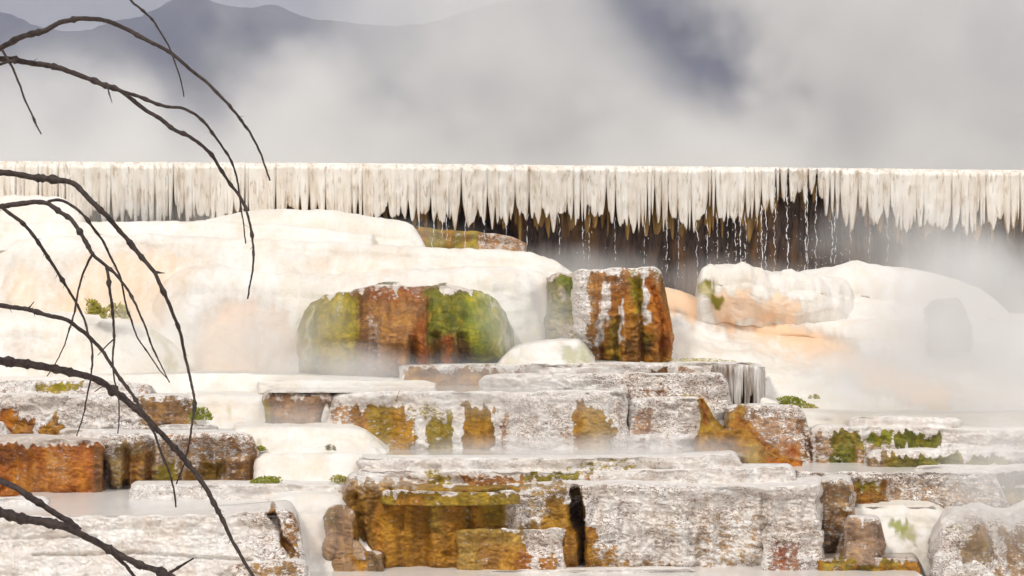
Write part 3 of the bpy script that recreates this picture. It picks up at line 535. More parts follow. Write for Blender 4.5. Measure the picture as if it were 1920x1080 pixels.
# ------------------------------------------------------------------ big centre block
terrace('rim_slab', 'upper white slab of the layered top of the big ochre block', [(672, 868, 900), (676, 858, 900), (760, 860, 900), (1000, 860, 900), (1250, 856, 900), (1372, 851, 900), (1380, 854, 900), (1388, 868, 900)], d=20.15, lip=.02, run=.02, back=.7, amp=.012, dirt=.45, jag=1.5, cat='rim slab', rc=6,
        stains_shade=[('b', 1060, 866, 1190, 888, OLIVE, .4, 5), ('b', 1110, 866, 1250, 872, YELLOW, .5, 3)])
terrace('rim_slab', 'lower white slab of the layered top, sticking out at both ends', [(668, 892, 925), (674, 882, 925), (900, 884, 925), (1100, 886, 925), (1300, 880, 925), (1480, 876, 925), (1488, 884, 925), (1492, 895, 925)], d=19.75, lip=.02, run=.02, back=.7, amp=.014, dirt=.5, jag=2, cat='rim slab', rc=6,
        stains_shade=[('b', 800, 886, 850, 915, OLIVE, .6, 6), ('b', 860, 892, 1000, 915, (.44, .17, .04), .7, 5), ('b', 980, 884, 1110, 902, (.34, .32, .03), .75, 5), ('b', 1090, 890, 1140, 905, ORANGE, .4, 4), ('b', 720, 895, 800, 915, MAUVE, .4, 5)])
blk = terrace('terrace_block', 'huge layered centre block, golden ochre on its left half and grey white on its right',
        [(645, 925, 1080), (650, 905, 1080), (662, 898, 1080), (720, 902, 1080), (780, 914, 1080), (860, 918, 1080), (960, 916, 1080), (1040, 910, 1080), (1090, 908, 1080), (1200, 910, 1080), (1300, 914, 1080), (1450, 914, 1080), (1500, 908, 1080), (1536, 904, 1080), (1541, 910, 1080)],
        d=19.1, lip=.06, run=-.02, back=1.0, big=.09, flute=.06, amp=.026, side=(.8, .8), rc=26, dirt=lambda u, v: .70+.25*ss(1200, 1050, u), jag=2.5, du=1.9, dv=1.9,
        stains_shade=[('b', 640, 905, 1060, 1090, (.38, .19, .015), .92, 6), ('b', 640, 900, 780, 920, (.52, .36, .22), .7, 8), ('b', 780, 916, 960, 980, (.31, .22, .015), .82, 12), ('b', 715, 925, 900, 1090, (.46, .20, .012), .92, 14), ('b', 655, 930, 715, 1090, (.20, .09, .012), .96, 10), ('b', 700, 935, 720, 1060, (.44, .17, .02), .95, 6), ('b', 800, 930, 830, 1000, (.30, .19, .02), .88, 8), ('b', 870, 930, 880, 1000, (.28, .18, .02), .8, 6),
                ('b', 950, 920, 1012, 985, (.62, .52, .42), .35, 10), ('b', 880, 1000, 960, 1080, (.54, .36, .12), .72, 14), ('b', 990, 910, 1058, 960, (.48, .34, .16), .45, 12), ('l', [(1040, 945), (1070, 965), (1060, 985)], 16, (.36, .18, .02), .92, 6), ('b', 1055, 985, 1120, 1090, (.40, .17, .02), .95, 6),
                ('l', [(1078, 915), (1082, 945), (1090, 965)], 7, (.20, .10, .015), .95, 4), ('b', 1110, 1020, 1160, 1090, (.44, .22, .05), .62, 10), ('b', 1155, 1050, 1290, 1090, (.44, .26, .12), .52, 10), ('b', 1300, 960, 1440, 1080, (.46, .32, .2), .42, 20), ('b', 1210, 950, 1290, 1030, (.48, .40, .30), .34, 20), ('l', [(1076, 955), (1084, 985), (1092, 1020), (1090, 1060)], 9, (.02, .01, .006), 1.3, 4)],  # last entry paints the crack's shade near black along its groove
        grooves=[([(1078, 920), (1080, 950), (1086, 985), (1092, 1020), (1090, 1075)], 11, .34), ([(1080, 955), (1084, 985)], 20, .16), ([(665, 935), (690, 1060)], 12, .10), ([(880, 930), (884, 1000)], 8, .05), ([(1432, 930), (1436, 1080)], 7, .06), ([(1300, 940), (1292, 1040)], 9, .04)])
terrace('ledge_step', None, [(716, 924, 944), (724, 918, 946), (800, 922, 948), (930, 922, 948), (962, 919, 946), (970, 924, 944)], d=18.97, lip=.015, run=.03, back=.3, amp=.022, flute=.03, dirt=.8, parent=blk, rc=6, side=(.2, .2), jag=1.5, du=2, dv=2,
        stains_shade=[('b', 700, 924, 990, 960, (.36, .25, .015), .85, 6), ('b', 740, 930, 800, 960, OCHRE, .8, 8)])
terrace('ledge_step', None, [(858, 998, 1080), (866, 993, 1080), (950, 992, 1080), (1050, 991, 1080), (1060, 994, 1080)], d=18.98, lip=.03, run=.02, back=.4, amp=.024, flute=.04, dirt=.8, parent=blk, rc=8, side=(.3, .3), jag=2, du=2, dv=2,
        stains_shade=[('b', 840, 990, 980, 1090, (.52, .32, .07), .85, 8), ('b', 900, 1020, 990, 1090, (.56, .26, .04), .8, 10), ('b', 970, 1035, 1000, 1090, RUST, .7, 8), ('b', 1015, 1035, 1040, 1075, (.5, .2, .04), .7, 8)])
terrace('ledge_step', None, [(1430, 1008, 1090), (1440, 1001, 1090), (1500, 998, 1090), (1538, 997, 1090), (1545, 1002, 1090)], d=18.97, lip=.03, run=.02, back=.4, amp=.024, flute=.03, dirt=.9, parent=blk, rc=8, side=(.3, .3), jag=2, du=2, dv=2,
        stains_shade=[('b', 1440, 1015, 1500, 1075, (.40, .20, .16), .6, 10), ('b', 1455, 1020, 1475, 1060, (.38, .09, .05), .6, 8)])
terrace('end_buttress', None, [(1538, 905, 1050), (1550, 900, 1050), (1590, 899, 1050), (1598, 908, 1045), (1600, 930, 1040)], d=19.4, lip=.05, run=-.3, back=.8, amp=.024, flute=.03, dirt=.85, parent=blk, rc=10, side=(.3, .6), jag=2, du=2, dv=2,
        stains_shade=[('b', 1530, 905, 1605, 1060, (.56, .36, .20), .62, 8), ('b', 1550, 960, 1590, 1050, (.5, .26, .10), .6, 10)])
terrace('rock_lump', 'upright brown stump leaning on the left end of the big ochre block', [(606, 975, 1050), (612, 955, 1050), (625, 948, 1050), (650, 950, 1050), (664, 960, 1050)], d=19.0, lip=.08, run=.05, bulge=.04, back=.5, big=.06, amp=.024, dirt=.9, m='algae', jag=3, cat='rock', stains_shade=[('b', 600, 950, 670, 1060, (.44, .27, .17), .85, 6), ('b', 605, 950, 640, 985, (.28, .2, .1), .7, 8)])
terrace('rock_lump', 'low brown foot stone in front of the upright stump', [(622, 1052, 1082), (630, 1040, 1082), (660, 1034, 1082), (700, 1032, 1082), (718, 1036, 1082), (722, 1046, 1082)], d=18.95, lip=.06, run=.06, back=.4, big=.04, amp=.016, dirt=.6, m='algae', jag=2, cat='rock', stains_shade=[('b', 610, 1036, 730, 1090, (.42, .26, .15), .85, 6), ('b', 658, 1040, 690, 1070, OCHRE, .8, 6), ('b', 690, 1040, 730, 1080, (.16, .11, .07), .8, 7)])
terrace('rock_lump', 'small rounded pebble sized lump between stump and foot stone', [(640, 1030, 1050), (650, 1016, 1050), (664, 1012, 1050), (678, 1020, 1050), (686, 1034, 1050)], d=18.97, lip=.08, run=.03, back=.3, big=.02, amp=.012, dirt=.5, m='algae', jag=1, cat='rock', rc=6, side=(.2, .2), stains_shade=[('b', 630, 1005, 690, 1050, (.50, .36, .26), .75, 8)])
terrace('rim_slab', 'white foreground rim at the bottom edge, below the big ochre block', [(900, 1074, 1110), (940, 1070, 1110), (1120, 1068, 1110), (1290, 1067, 1110), (1306, 1072, 1110)], d=18.75, lip=.02, run=.05, back=.35, amp=.008, dirt=.2, jag=1, cat='rim slab')

# ------------------------------------------------------------------ right side
terrace('flowstone_slope', 'wide steaming white slope with a peach band descending on the right',
        [(1235, 540, 800), (1260, 546, 800), (1330, 566, 800), (1420, 585, 800), (1520, 598, 800), (1640, 600, 800), (1800, 602, 800), (2040, 605, 800)],
        d=26.2, lip=.3, run=2.6, rp=.9, back=.7, big=.10, side=(.3, .3), jag=1.5, stains_shade=[('l', [(1255, 555), (1380, 590), (1500, 640), (1640, 700), (1760, 740)], 34, PEACH, .88, 24), ('l', [(1400, 640), (1560, 690)], 16, PEACH, .45, 22)], **{**fl, 'flute': .03})
terrace('flowstone_lobe', 'curled white shelf with peach underside and green corner, in spray under the dark wall',
        [(1308, 530, 600), (1316, 506, 600), (1330, 500, 600), (1360, 498, 600), (1395, 496, 606), (1420, 503, 612), (1450, 510, 620, 26.15), (1500, 512, 632, 26.3), (1570, 520, 645, 26.6), (1650, 534, 655, 27.1)],
        d=26.1, lip=.26, run=-.12, bulge=.12, back=.8, big=.07, side=(.5, .5), jag=4, stains_shade=[('b', 1330, 540, 1410, 600, PEACH, .72, 10), ('b', 1345, 560, 1490, 610, (.86, .52, .28), .62, 10), ('e', 1450, 550, 1495, 600, PEACH, .7, 10), ('l', [(1330, 528), (1320, 545), (1345, 565)], 9, (.22, .18, .015), .95, 5), ('b', 1308, 535, 1328, 560, (.42, .36, .10), .7, 6)], **{**fl, 'flute': .06, 'du': 3, 'dv': 3})
terrace('flowstone_mound', 'steam veiled white mound on the right under the falling trickles', [(1455, 560, 660), (1475, 525, 660), (1500, 506, 660), (1560, 498, 660), (1610, 492, 660), (1660, 496, 660), (1720, 508, 660), (1780, 520, 660), (1840, 545, 660), (1890, 585, 660), (1905, 620, 660)],
        d=26.9, lip=.5, run=.7, back=.7, big=.08, side=(.4, .4), jag=2, **fl)
terrace('rock_lump', 'grey block looming faintly inside the steam on the right', [(1736, 580, 660), (1745, 566, 660), (1775, 558, 660), (1795, 554, 660), (1808, 570, 660), (1822, 610, 660)], d=25.7, lip=.07, run=.1, back=.6, big=.06, amp=.02, dirt=.6, m='algae', jag=3, cat='rock', stains_shade=[('b', 1720, 545, 1840, 680, (.20, .16, .13), .95, 8)])
terrace('flowstone_floor', 'flat white apron under the steam between the brown block and the mossy step', [(1420, 742, 830), (1520, 772, 830), (1640, 776, 830), (1800, 776, 830), (2040, 774, 830)], d=23.0, lip=.1, run=.5, back=1., big=.04, side=(.3, .3), jag=1, **fl)
terrace('terrace_block', 'white rimmed step with vivid green moss hanging on its face', [(1520, 812, 890), (1530, 803, 890), (1600, 800, 890), (1720, 800, 890), (1790, 803, 890), (1840, 806, 890), (2040, 806, 890)], d=21.7, lip=.07, run=.02, back=.9, big=.06, flute=.06, amp=.03, dirt=.5, jag=2,
        stains_shade=[('b', 1525, 810, 1556, 890, (.44, .28, .18), .6, 6), ('b', 1556, 812, 1630, 880, (.11, .14, .012), .95, 6), ('b', 1612, 812, 1676, 860, (.30, .26, .06), .55, 8), ('b', 1632, 812, 1676, 836, GREEN, .85, 6), ('b', 1680, 812, 1765, 838, (.17, .22, .012), .98, 5), ('b', 1556, 840, 1600, 880, DGREEN, .85, 6), ('b', 1600, 840, 1640, 880, TAN, .5, 8)])
terrace('terrace_block', 'lower mossy step with a continuous green fringe fading into steam', [(1626, 858, 905), (1634, 847, 905), (1700, 844, 905), (1830, 843, 905), (1900, 845, 905), (2040, 846, 905)], d=21.2, lip=.07, run=.02, back=.6, big=.05, flute=.06, amp=.028, dirt=.5, jag=2,
        stains_shade=[('b', 1625, 856, 1680, 890, (.36, .26, .16), .8, 6), ('b', 1660, 856, 1740, 890, (.15, .15, .02), .9, 6), ('b', 1720, 856, 1900, 882, (.15, .19, .02), .92, 6), ('b', 1900, 856, 1960, 890, (.4, .4, .25), .5, 8)])
terrace('rim_slab', 'thin snow white rim beneath the mossy fringe on the right', [(1712, 880, 915), (1722, 874, 915), (1800, 873, 915), (2040, 873, 915)], d=20.8, lip=.03, run=.04, back=.5, amp=.008, dirt=.1, jag=1, cat='rim slab')
terrace('terrace_block', 'long brown speckled step on the right with one amber alcove', [(1490, 896, 970), (1496, 886, 970), (1540, 884, 970), (1640, 886, 970), (1800, 886, 970), (1862, 886, 970), (1874, 910, 975), (1895, 955, 980)], d=20.4, lip=.04, run=.06, back=.9, big=.06, flute=.03, amp=.026, dirt=1., jag=2, du=2., dv=2.,
        stains_shade=[('b', 1560, 892, 1640, 905, BROWN, .4, 5), ('b', 1640, 900, 1870, 960, (.50, .36, .26), .5, 14), ('b', 1700, 905, 1760, 950, (.42, .30, .24), .5, 14), ('b', 1598, 908, 1662, 965, (.42, .17, .015), .98, 5), ('b', 1605, 902, 1645, 916, OLIVE, .7, 5), ('b', 1636, 915, 1662, 955, (.22, .09, .01), .85, 6)])
terrace('rock_lump', 'dim grey green rock face at the right frame edge, half lost in steam', [(1864, 890, 985), (1880, 884, 985), (1960, 882, 985), (2040, 884, 985)], d=20.6, lip=.05, run=-.05, back=.6, big=.06, amp=.02, dirt=.5, m='algae', jag=2, cat='rock', stains_shade=[('b', 1850, 886, 2060, 1000, (.24, .23, .15), .9, 10)])
terrace('flowstone_step', 'white lobe with small bright green moss spots at the lower right', [(1590, 960, 1080), (1604, 952, 1080), (1660, 950, 1080), (1740, 952, 1080), (1762, 960, 1080), (1790, 985, 1080), (1820, 1010, 1090)], d=19.95, lip=.14, run=.35, back=.7, big=.05, jag=2, stains_shade=[('b', 1672, 976, 1702, 998, (.26, .28, .02), .8, 5), ('b', 1700, 978, 1720, 994, OLIVE, .6, 5), ('b', 1690, 996, 1718, 1012, (.36, .34, .10), .7, 5), ('b', 1740, 985, 1765, 1000, OLIVE, .4, 6)], **{**fl, 'amp': .014})
terrace('terrace_block', 'grey brown lumpy step with white streaks in the lower right corner', [(1752, 1010, 1120), (1764, 980, 1120), (1790, 968, 1120), (1850, 966, 1120), (1885, 972, 1120), (1930, 963, 1120), (2040, 962, 1120)], d=18.9, lip=.16, run=.45, back=.7, big=.18, flute=.09, amp=.028, dirt=.8, jag=2,
        stains_shade=[('e', 1800, 1000, 1870, 1060, (.42, .34, .26), .75, 12), ('b', 1825, 985, 1860, 1010, (.46, .3, .22), .7, 8), ('b', 1862, 978, 2060, 1110, (.46, .32, .22), .62, 14), ('l', [(1858, 985), (1872, 1020), (1885, 1075)], 6, (.85, .82, .77), .0, 5), ('b', 1775, 985, 1825, 1010, OLIVE, .35, 10)])
terrace('rock_lump', 'squat brown speckled block tucked against the right end of the big centre block', [(1582, 985, 1060), (1590, 972, 1060), (1640, 972, 1060), (1652, 980, 1060), (1660, 1030, 1060)], d=18.95, lip=.05, run=.06, back=.5, big=.05, amp=.026, dirt=1., jag=2, cat='rock', stains_shade=[('b', 1575, 975, 1665, 1070, (.50, .34, .25), .7, 8)])
terrace('rim_slab', 'dark amber rim slab at the bottom edge, right of the big centre block', [(1530, 1052, 1110), (1545, 1049, 1110), (1640, 1048, 1110), (1712, 1047, 1110), (1722, 1056, 1110), (1728, 1075, 1110)], d=18.9, lip=.04, run=.05, back=.6, big=.04, amp=.022, dirt=.5, m='algae', jag=2, cat='rim slab', top_dirt=.6,
        stains_shade=[('b', 1520, 1050, 1740, 1120, (.42, .16, .015), .96, 4), ('b', 1540, 1052, 1690, 1066, (.34, .28, .03), .8, 5), ('b', 1560, 1072, 1640, 1090, DARK, .6, 6)])

# ------------------------------------------------------------------ pools
def pool(u0, u1, vlip, dlip, back, m='pool', name='pool_water'):
    """water held just under the rim (vlip at dlip), reaching back behind it"""
    z = Z(vlip, max(dlip, 19.0) if vlip > 1000 else dlip)-.012; df = dlip+.075
    y = np.linspace(df, df+back, 6); x = np.linspace(X(u0, df), X(u1, df), 12)
    G = np.stack(np.broadcast_arrays(x[None], y[:, None], np.full((6, 12), z)), -1)
    o = mesh_obj(name, G.reshape(-1, 3), grid_faces(6, 12), M[m], None, True); o['kind'] = 'structure'
pool(-60, 520, 968, 18.3, 2.5, 'murk')
pool(380, 1780, 1066, 17.4, 2.0, 'murk')
pool(500, 1180, 735, 21.75, 1.9)
pool(1500, 1870, 886, 20.4, 1.2, 'murk')
pool(640, 1400, 855, 20.7, 1.3)
pool(1606, 1755, 951, 19.95, .8)

# ------------------------------------------------------------------ moss tufts
def tuft(label, u, v, d, wpx, hpx, m, n=160, spike=1.):
    r = np.random.default_rng(int(u*7+v)); vs, fs = [], []
    k = d/F; lob = r.uniform(-.6, .6, 4); hpx *= .66
    for _ in range(n*3):
        a = float(np.clip(r.choice(lob)+r.normal(0, .16), -.78, .78)); bx = a*wpx*k; by = r.uniform(-.5, .5)*wpx*k*.5
        bz = r.uniform(0, .95)*hpx*k*math.sqrt(max(.04, 1-(a/.8)**2))
        h = hpx*k*r.uniform(.07, .22)*spike; w = k*r.uniform(1.0, 2.4); ang = r.normal(0, .8); yaw = r.uniform(0, 3.14)
        dx, dy = math.cos(yaw)*w, math.sin(yaw)*w; tx = bx+math.sin(ang)*h; i = len(vs)
        vs += [(bx-dx, by-dy, bz), (bx+dx, by+dy, bz), (bx+dx*.8+(tx-bx)*.5, by+dy*.8, bz+h*.55), (tx, by, bz+h), (bx-dx*.8+(tx-bx)*.5, by-dy*.8, bz+h*.55)]
        fs.append((i, i+1, i+2, i+3, i+4))
    o = mesh_obj('algae_tuft', np.array(vs), fs, M[m], None, False)
    o.location = (X(u, d), d, Z(v, d)); tag(o, label, 'algae tuft', 'algae tufts on the white flowstone')
tuft('pointed yellow algae tuft on top of the pale left dome', 165, 590, 24.95, 34, 42, 'moss_dry', 200, 1.2)
tuft('slim yellow green algae tuft beside the pointed yellow one', 216, 598, 24.9, 34, 44, 'moss_dry', 150, 1.2)
tuft('dark green algae tuft at the right end of the brown crusted left block', 376, 788, 21.7, 26, 36, 'moss', 160)
tuft('bright green bushy tuft right of the brown speckled block foot', 506, 906, 20.25, 46, 20, 'moss', 220, .9)
tuft('little green tuft high at the right end of the brown speckled block', 489, 846, 20.9, 14, 16, 'moss', 70)
tuft('faded yellow green tuft on the cream step left of the layered slabs', 633, 906, 20.2, 28, 24, 'moss_dry', 130, .8)
tuft('small dull tuft on the cream apron under the amber stained terrace', 618, 845, 20.85, 14, 18, 'moss_grey', 70)
tuft('round green algae cushion on the white slope beside the drapery', 1478, 764, 22.55, 46, 32, 'moss', 240, .8)
tuft('low spreading green tuft right of the round cushion', 1508, 766, 22.5, 32, 16, 'moss_dry', 110, .8)
tuft('tiny isolated green tuft uphill of the round cushion', 1526, 748, 22.8, 14, 14, 'moss_dry', 60, .8)
tuft('grey fuzz tuft on the white flow over the brown part of the dome', 738, 534, 25.0, 40, 9, 'moss_grey', 100, 1.)
tuft('smaller grey fuzz tuft over the green part of the dome', 834, 536, 25.0, 16, 9, 'moss_grey', 50, 1.)
tuft('flat olive moss strip on the white slope right of the orange block foot', 1300, 678, 23.6, 100, 10, 'moss_dry', 160, .7)

# ------------------------------------------------------------------ dead tree
tree = bpy.data.objects.new('dead_tree', None); COL.objects.link(tree); tree.location = (0, 0, 0)
tag(tree, 'bare dead tree arching thin dark branches in from the left', 'dead tree')
TD = 6.2
def tube(name, pts, r0, r1, parent, spurs=0, seed=0, dd=None):
    """pts: image-plane points at the branch's distance; radii in the same units"""
    r = np.random.default_rng(seed+11)
    P = np.array([(p[0], p[1]) for p in pts], float)
    L = np.concatenate([[0], np.cumsum(np.hypot(*np.diff(P, axis=0).T))])
    n = max(6, int(L[-1]/5)); s = np.linspace(0, L[-1], n)
    U = np.interp(s, L, P[:, 0]); V = np.interp(s, L, P[:, 1])
    if n > 9:
        k = np.array([1, 2, 3, 2, 1.])/9
        U[2:-2] = np.convolve(U, k, 'valid'); V[2:-2] = np.convolve(V, k, 'valid')
    U = U+.9*n1(s/11., seed)+1.3*n1(s/45., seed+1); V = V+.9*n1(s/11., seed+5)+1.3*n1(s/45., seed+6)
    t = s/L[-1]; d0 = TD if dd is None else dd
    D = d0 + .16*n1(s/160., seed+2) + .15*t*math.sin(seed*1.7)
    C = np.stack([X(U, D), D, Z(V, D)], -1)
    R = 1.22*(r0*(1-t)+r1*t)*(1+.16*n1(s/8., seed+3)+.10*n1(s/3., seed+7))*D/F
    for q in r.uniform(.1, .95, max(1, int(L[-1]/60))): R = R*(1+.5*np.exp(-((s-q*L[-1])/4)**2))
    T = np.gradient(C, axis=0); T /= np.linalg.norm(T, axis=1)[:, None]
    A = np.cross(T, np.array([0, 1., 0])); A /= np.linalg.norm(A, axis=1)[:, None]; B = np.cross(T, A)
    ns = 8; th = np.arange(ns)*2*math.pi/ns
    G = C[:, None]+R[:, None, None]*(A[:, None]*np.cos(th)[None, :, None]+B[:, None]*np.sin(th)[None, :, None])
    idx = lambda i, j: i*ns+j % ns
    fs = [(idx(i, j), idx(i, j+1), idx(i+1, j+1), idx(i+1, j)) for i in range(n-1) for j in range(ns)]
    fs += [tuple(range(ns))[::-1], tuple((n-1)*ns+j for j in range(ns))]
    vs = G.reshape(-1, 3).tolist()
    for _ in range(spurs*2):
        i = int(r.uniform(.1, .95)*(n-1)); base = C[i]; h = r.uniform(4, 15)*D[i]/F
        dr = A[i]*r.choice([-1, 1])*.8+T[i]*.6; e = base+dr*h; w = R[i]*.4; k = len(vs)
        vs += [(base+T[i]*w).tolist(), (base-T[i]*w).tolist(), (base+B[i]*w).tolist(), (base-B[i]*w).tolist(), e.tolist()]
        fs += [(k, k+2, k+4), (k+2, k+1, k+4), (k+1, k+3, k+4), (k+3, k, k+4)]
    return mesh_obj(name, np.array(vs), fs, M['bark'], parent)
# trunk, well outside the left edge of the frame
TR = [(-520, 2500), (-505, 1900), (-540, 1300), (-500, 900), (-520, 500), (-470, 100), (-430, -300)]
tube('trunk', TR, 62, 26, tree, 0, 31, dd=TD+.2)
def off(p, v_in):   # join a branch to the trunk
    tu = np.interp(v_in, [-300, 100, 500, 900, 1300, 1900], [-430, -470, -520, -500, -540, -505])
    return [(tu, v_in), (tu*.55, v_in-20 if v_in > p[0][1] else v_in+15)] + p
br = []
def branch(pts, r0, r1, vin, seed, spurs=3): 
    b = tube('branch', off(pts, vin), r0*1.5, r1, tree, spurs, seed); return b
def twig(par, pts, r0, r1, seed, spurs=1): return tube('twig', pts, r0, r1, par, spurs, seed)
b1 = branch([(-40, 112), (0, 91), (37, 70), (89, 56), (111, 41), (148, 34), (185, 36), (211, 43), (241, 56), (270, 74), (304, 89), (326, 102), (356, 130), (389, 156), (422, 189), (448, 219), (470, 248), (485, 278), (498, 315), (506, 339)], 4.6, 1.3, 190, 1, 5)
twig(b1, [(4, 94), (22, 122), (37, 159), (52, 200), (67, 230), (78, 251)], 2.2, 1.1, 2)
bt = branch([(140, -60), (190, -50), (225, -20), (244, 0), (267, 19), (289, 41), (304, 67), (315, 85), (326, 111), (337, 141), (344, 181)], 3.0, 1.0, -180, 3, 3)
b2 = branch([(-40, 108), (0, 110), (22, 111), (56, 118), (104, 125), (141, 137), (185, 156), (226, 170), (241, 181), (274, 207), (300, 222), (322, 241), (352, 254), (381, 274), (400, 293), (413, 317), (433, 347), (450, 367), (462, 393), (470, 427), (475, 457), (476, 483), (472, 517), (464, 562)], 4.6, 1.2, 230, 4, 6)
twig(b2, [(226, 170), (259, 180), (285, 191), (311, 200), (341, 202), (370, 217), (389, 237), (411, 267), (430, 293), (441, 322), (448, 356), (453, 395), (458, 430), (460, 457)], 2.8, .9, 5, 2)
twig(b2, [(-20, 128), (0, 120), (11, 117), (30, 114)], 2.5, 2, 6, 0)
twig(b2, [(202, 163), (205, 178), (209, 192)], 1.2, .6, 7, 0)
b3 = branch([(-40, 322), (0, 323), (33, 327), (73, 333), (110, 337), (137, 342), (150, 355), (173, 380), (197, 402), (217, 423), (247, 458), (267, 483), (290, 510), (303, 540), (317, 570), (330, 603), (340, 630), (350, 680), (363, 736), (365, 761), (359, 806), (352, 843), (343, 876), (331, 908)], 4.8, 1.2, 370, 8, 7)
twig(b3, [(290, 510), (300, 511), (308, 511)], 2, .6, 9, 0)
b4 = branch([(-40, 392), (0, 387), (33, 382), (67, 378), (90, 380), (110, 395), (133, 410), (150, 433), (163, 457), (173, 477), (200, 500), (220, 518), (240, 543), (257, 577), (273, 613), (282, 645), (291, 662), (318, 717)], 5.0, .8, 430, 10, 5)
twig(b4, [(90, 378), (100, 374), (117, 375), (140, 387), (157, 403), (173, 427), (190, 447), (203, 473), (217, 500), (226, 520), (230, 537), (235, 570), (247, 603), (256, 632), (282, 668), (300, 695), (318, 717)], 2.4, .8, 12, 2)
twig(b4, [(172, 478), (157, 510), (147, 543), (140, 580), (133, 610), (120, 650), (103, 684), (88, 705)], 1.9, .7, 13, 1)
twig(b4, [(199, 498), (203, 523), (208, 557), (212, 597), (214, 630), (212, 680), (213, 710), (222, 736), (224, 773), (221, 813)], 2.4, .9, 14, 2)
twig(b4, [(212, 637), (196, 652), (183, 666)], 1.1, .5, 15, 0)
b5 = twig(b4, [(0, 387), (12, 396), (33, 410), (53, 428), (70, 452), (90, 483), (110, 513), (127, 543), (143, 567), (160, 603), (164, 623), (172, 645), (174, 680), (169, 713), (163, 747), (157, 780), (143, 817)], 3.0, .9, 16, 4)
b6 = branch([(-40, 572), (0, 573), (33, 577), (53, 580), (87, 590), (127, 600), (143, 612), (167, 630), (190, 655), (207, 680), (219, 700), (237, 724), (256, 752), (272, 780), (287, 806), (300, 843), (315, 880), (326, 917), (330, 952)], 4.0, 1.3, 620, 17, 5)
twig(b6, [(50, 580), (57, 574), (63, 567)], 1.4, .6, 18, 0)
b7 = branch([(-40, 672), (0, 676), (56, 684), (111, 693), (163, 704), (185, 713), (219, 736), (241, 754), (274, 784), (307, 817), (337, 850), (363, 884), (385, 913), (407, 954), (426, 995), (448, 1036), (463, 1061), (478, 1085), (490, 1120)], 6.2, 2.2, 740, 19, 7)
twig(b7, [(205, 728), (192, 725), (178, 735)], 1.2, .5, 20, 0)
b9 = branch([(-40, 958), (0, 961), (41, 973), (81, 978), (122, 987), (156, 1004), (193, 1023), (222, 1039), (259, 1058), (293, 1069), (322, 1080), (360, 1110)], 7.6, 4.0, 1010, 21, 4)
twig(b9, [(-40, 880), (0, 902), (22, 910), (56, 932), (93, 956), (126, 976), (150, 994)], 5.2, 4.2, 22, 2)
twig(b9, [(200, 1026), (222, 1047), (240, 1064), (262, 1095)], 3.4, 2.4, 23, 1)
twig(b9, [(316, 1076), (341, 1060), (363, 1047)], 2.6, 1.3, 24, 0)

# ------------------------------------------------------------------ ground and hills
xs = np.concatenate([np.linspace(-3000, -40, 24), np.linspace(-30, 30, 61), np.linspace(40, 3000, 24)])
yz = [(-300, -3.4), (0, -3.4), (14, -3.3), (17, -3.2), (19, -3.1), (20, -3.0), (21, -2.7), (22, -2.4), (23, -2.2), (24, -1.95), (25, -1.7), (26, -1.4), (27, -.9), (28.5, -.5), (30.9, -.4), (31.2, 1.55), (34, 1.55), (60, 1.0), (200, -4), (600, -6), (4000, -10)]
Gg = np.array([[(x, y, z) for x in xs] for y, z in yz]); 
g = mesh_obj('ground', Gg.reshape(-1, 3), grid_faces(len(yz), len(xs)), M['ground']); g['kind'] = 'structure'
uh = np.linspace(-4200, 6200, 900); nd = 40
vr = np.interp(uh, [-4200, -1500, -300, -60, 0, 30, 60, 100, 150, 210, 260, 300, 325, 345, 380, 410, 440, 475, 510, 535, 560, 600, 660, 720, 800, 860, 930, 1010, 1100, 1250, 1500, 1900, 3000, 6200],
               [60, 40, -20, 10, 22, 30, 45, 56, 60, 40, 32, 12, 0, -8, -3, 6, 14, 15, 8, 14, 30, 38, 42, 50, 45, 25, 5, -8, -20, -60, -90, -60, 30, 80])
vr = vr + 3*n1(uh/14., 1)+1.5*n1(uh/5., 4)
tt = np.linspace(0, 1, nd)
yh = 1150-520*tt[:, None]+np.zeros((1, len(uh)))
xh = (uh-CU)/F*1150
zr = (HZ-vr)/F*1150
prof = (1-tt)**1.25
Gh = np.stack([np.broadcast_to(xh, yh.shape), yh, zr[None]*prof[:, None]-8*tt[:, None]], -1)
rel = fbm(Gh*np.array([1/70., 1/70., 1/70.]), 4)
Gh[..., 1] += 26*rel*ss(0, .15, tt)[:, None]; Gh[..., 2] += 9*fbm(Gh*np.array([1/60., 1/60., 0]), 4)*(ss(0, .2, tt)*(1-tt))[:, None]
h = mesh_obj('hills', Gh.reshape(-1, 3), grid_faces(nd, len(uh)), M['hill']); h['kind'] = 'structure'

# ------------------------------------------------------------------ steam and haze
def box(name, lo, hi, m):
    lo, hi = np.array(lo), np.array(hi); c = (lo+hi)/2; s = (hi-lo)/2
    v = np.array([(a, b, e) for a in (-1, 1) for b in (-1, 1) for e in (-1, 1)])*s
    o = mesh_obj(name, v, [(0, 1, 3, 2), (4, 6, 7, 5), (0, 4, 5, 1), (2, 3, 7, 6), (0, 2, 6, 4), (1, 5, 7, 3)], m, None, False)
    o.location = c; o['kind'] = 'stuff'; return o
def volmat(name, color=(1, 1, 1), aniso=.0):
    m = bpy.data.materials.new(name); m.use_nodes = True; nt = m.node_tree; nt.nodes.clear()
    out = nt.nodes.new('ShaderNodeOutputMaterial'); pv = nt.nodes.new('ShaderNodeVolumePrincipled')
    pv.inputs['Color'].default_value = (*color, 1); pv.inputs['Anisotropy'].default_value = aniso
    nt.links.new(pv.outputs[0], out.inputs['Volume']); return m, nt, pv
def vnoise(nt, vec, scale, detail, rough=.5, dist=0.): return noise(nt, vec, scale, detail, rough, dist)

STEAM_COL = (.99, .992, .988)
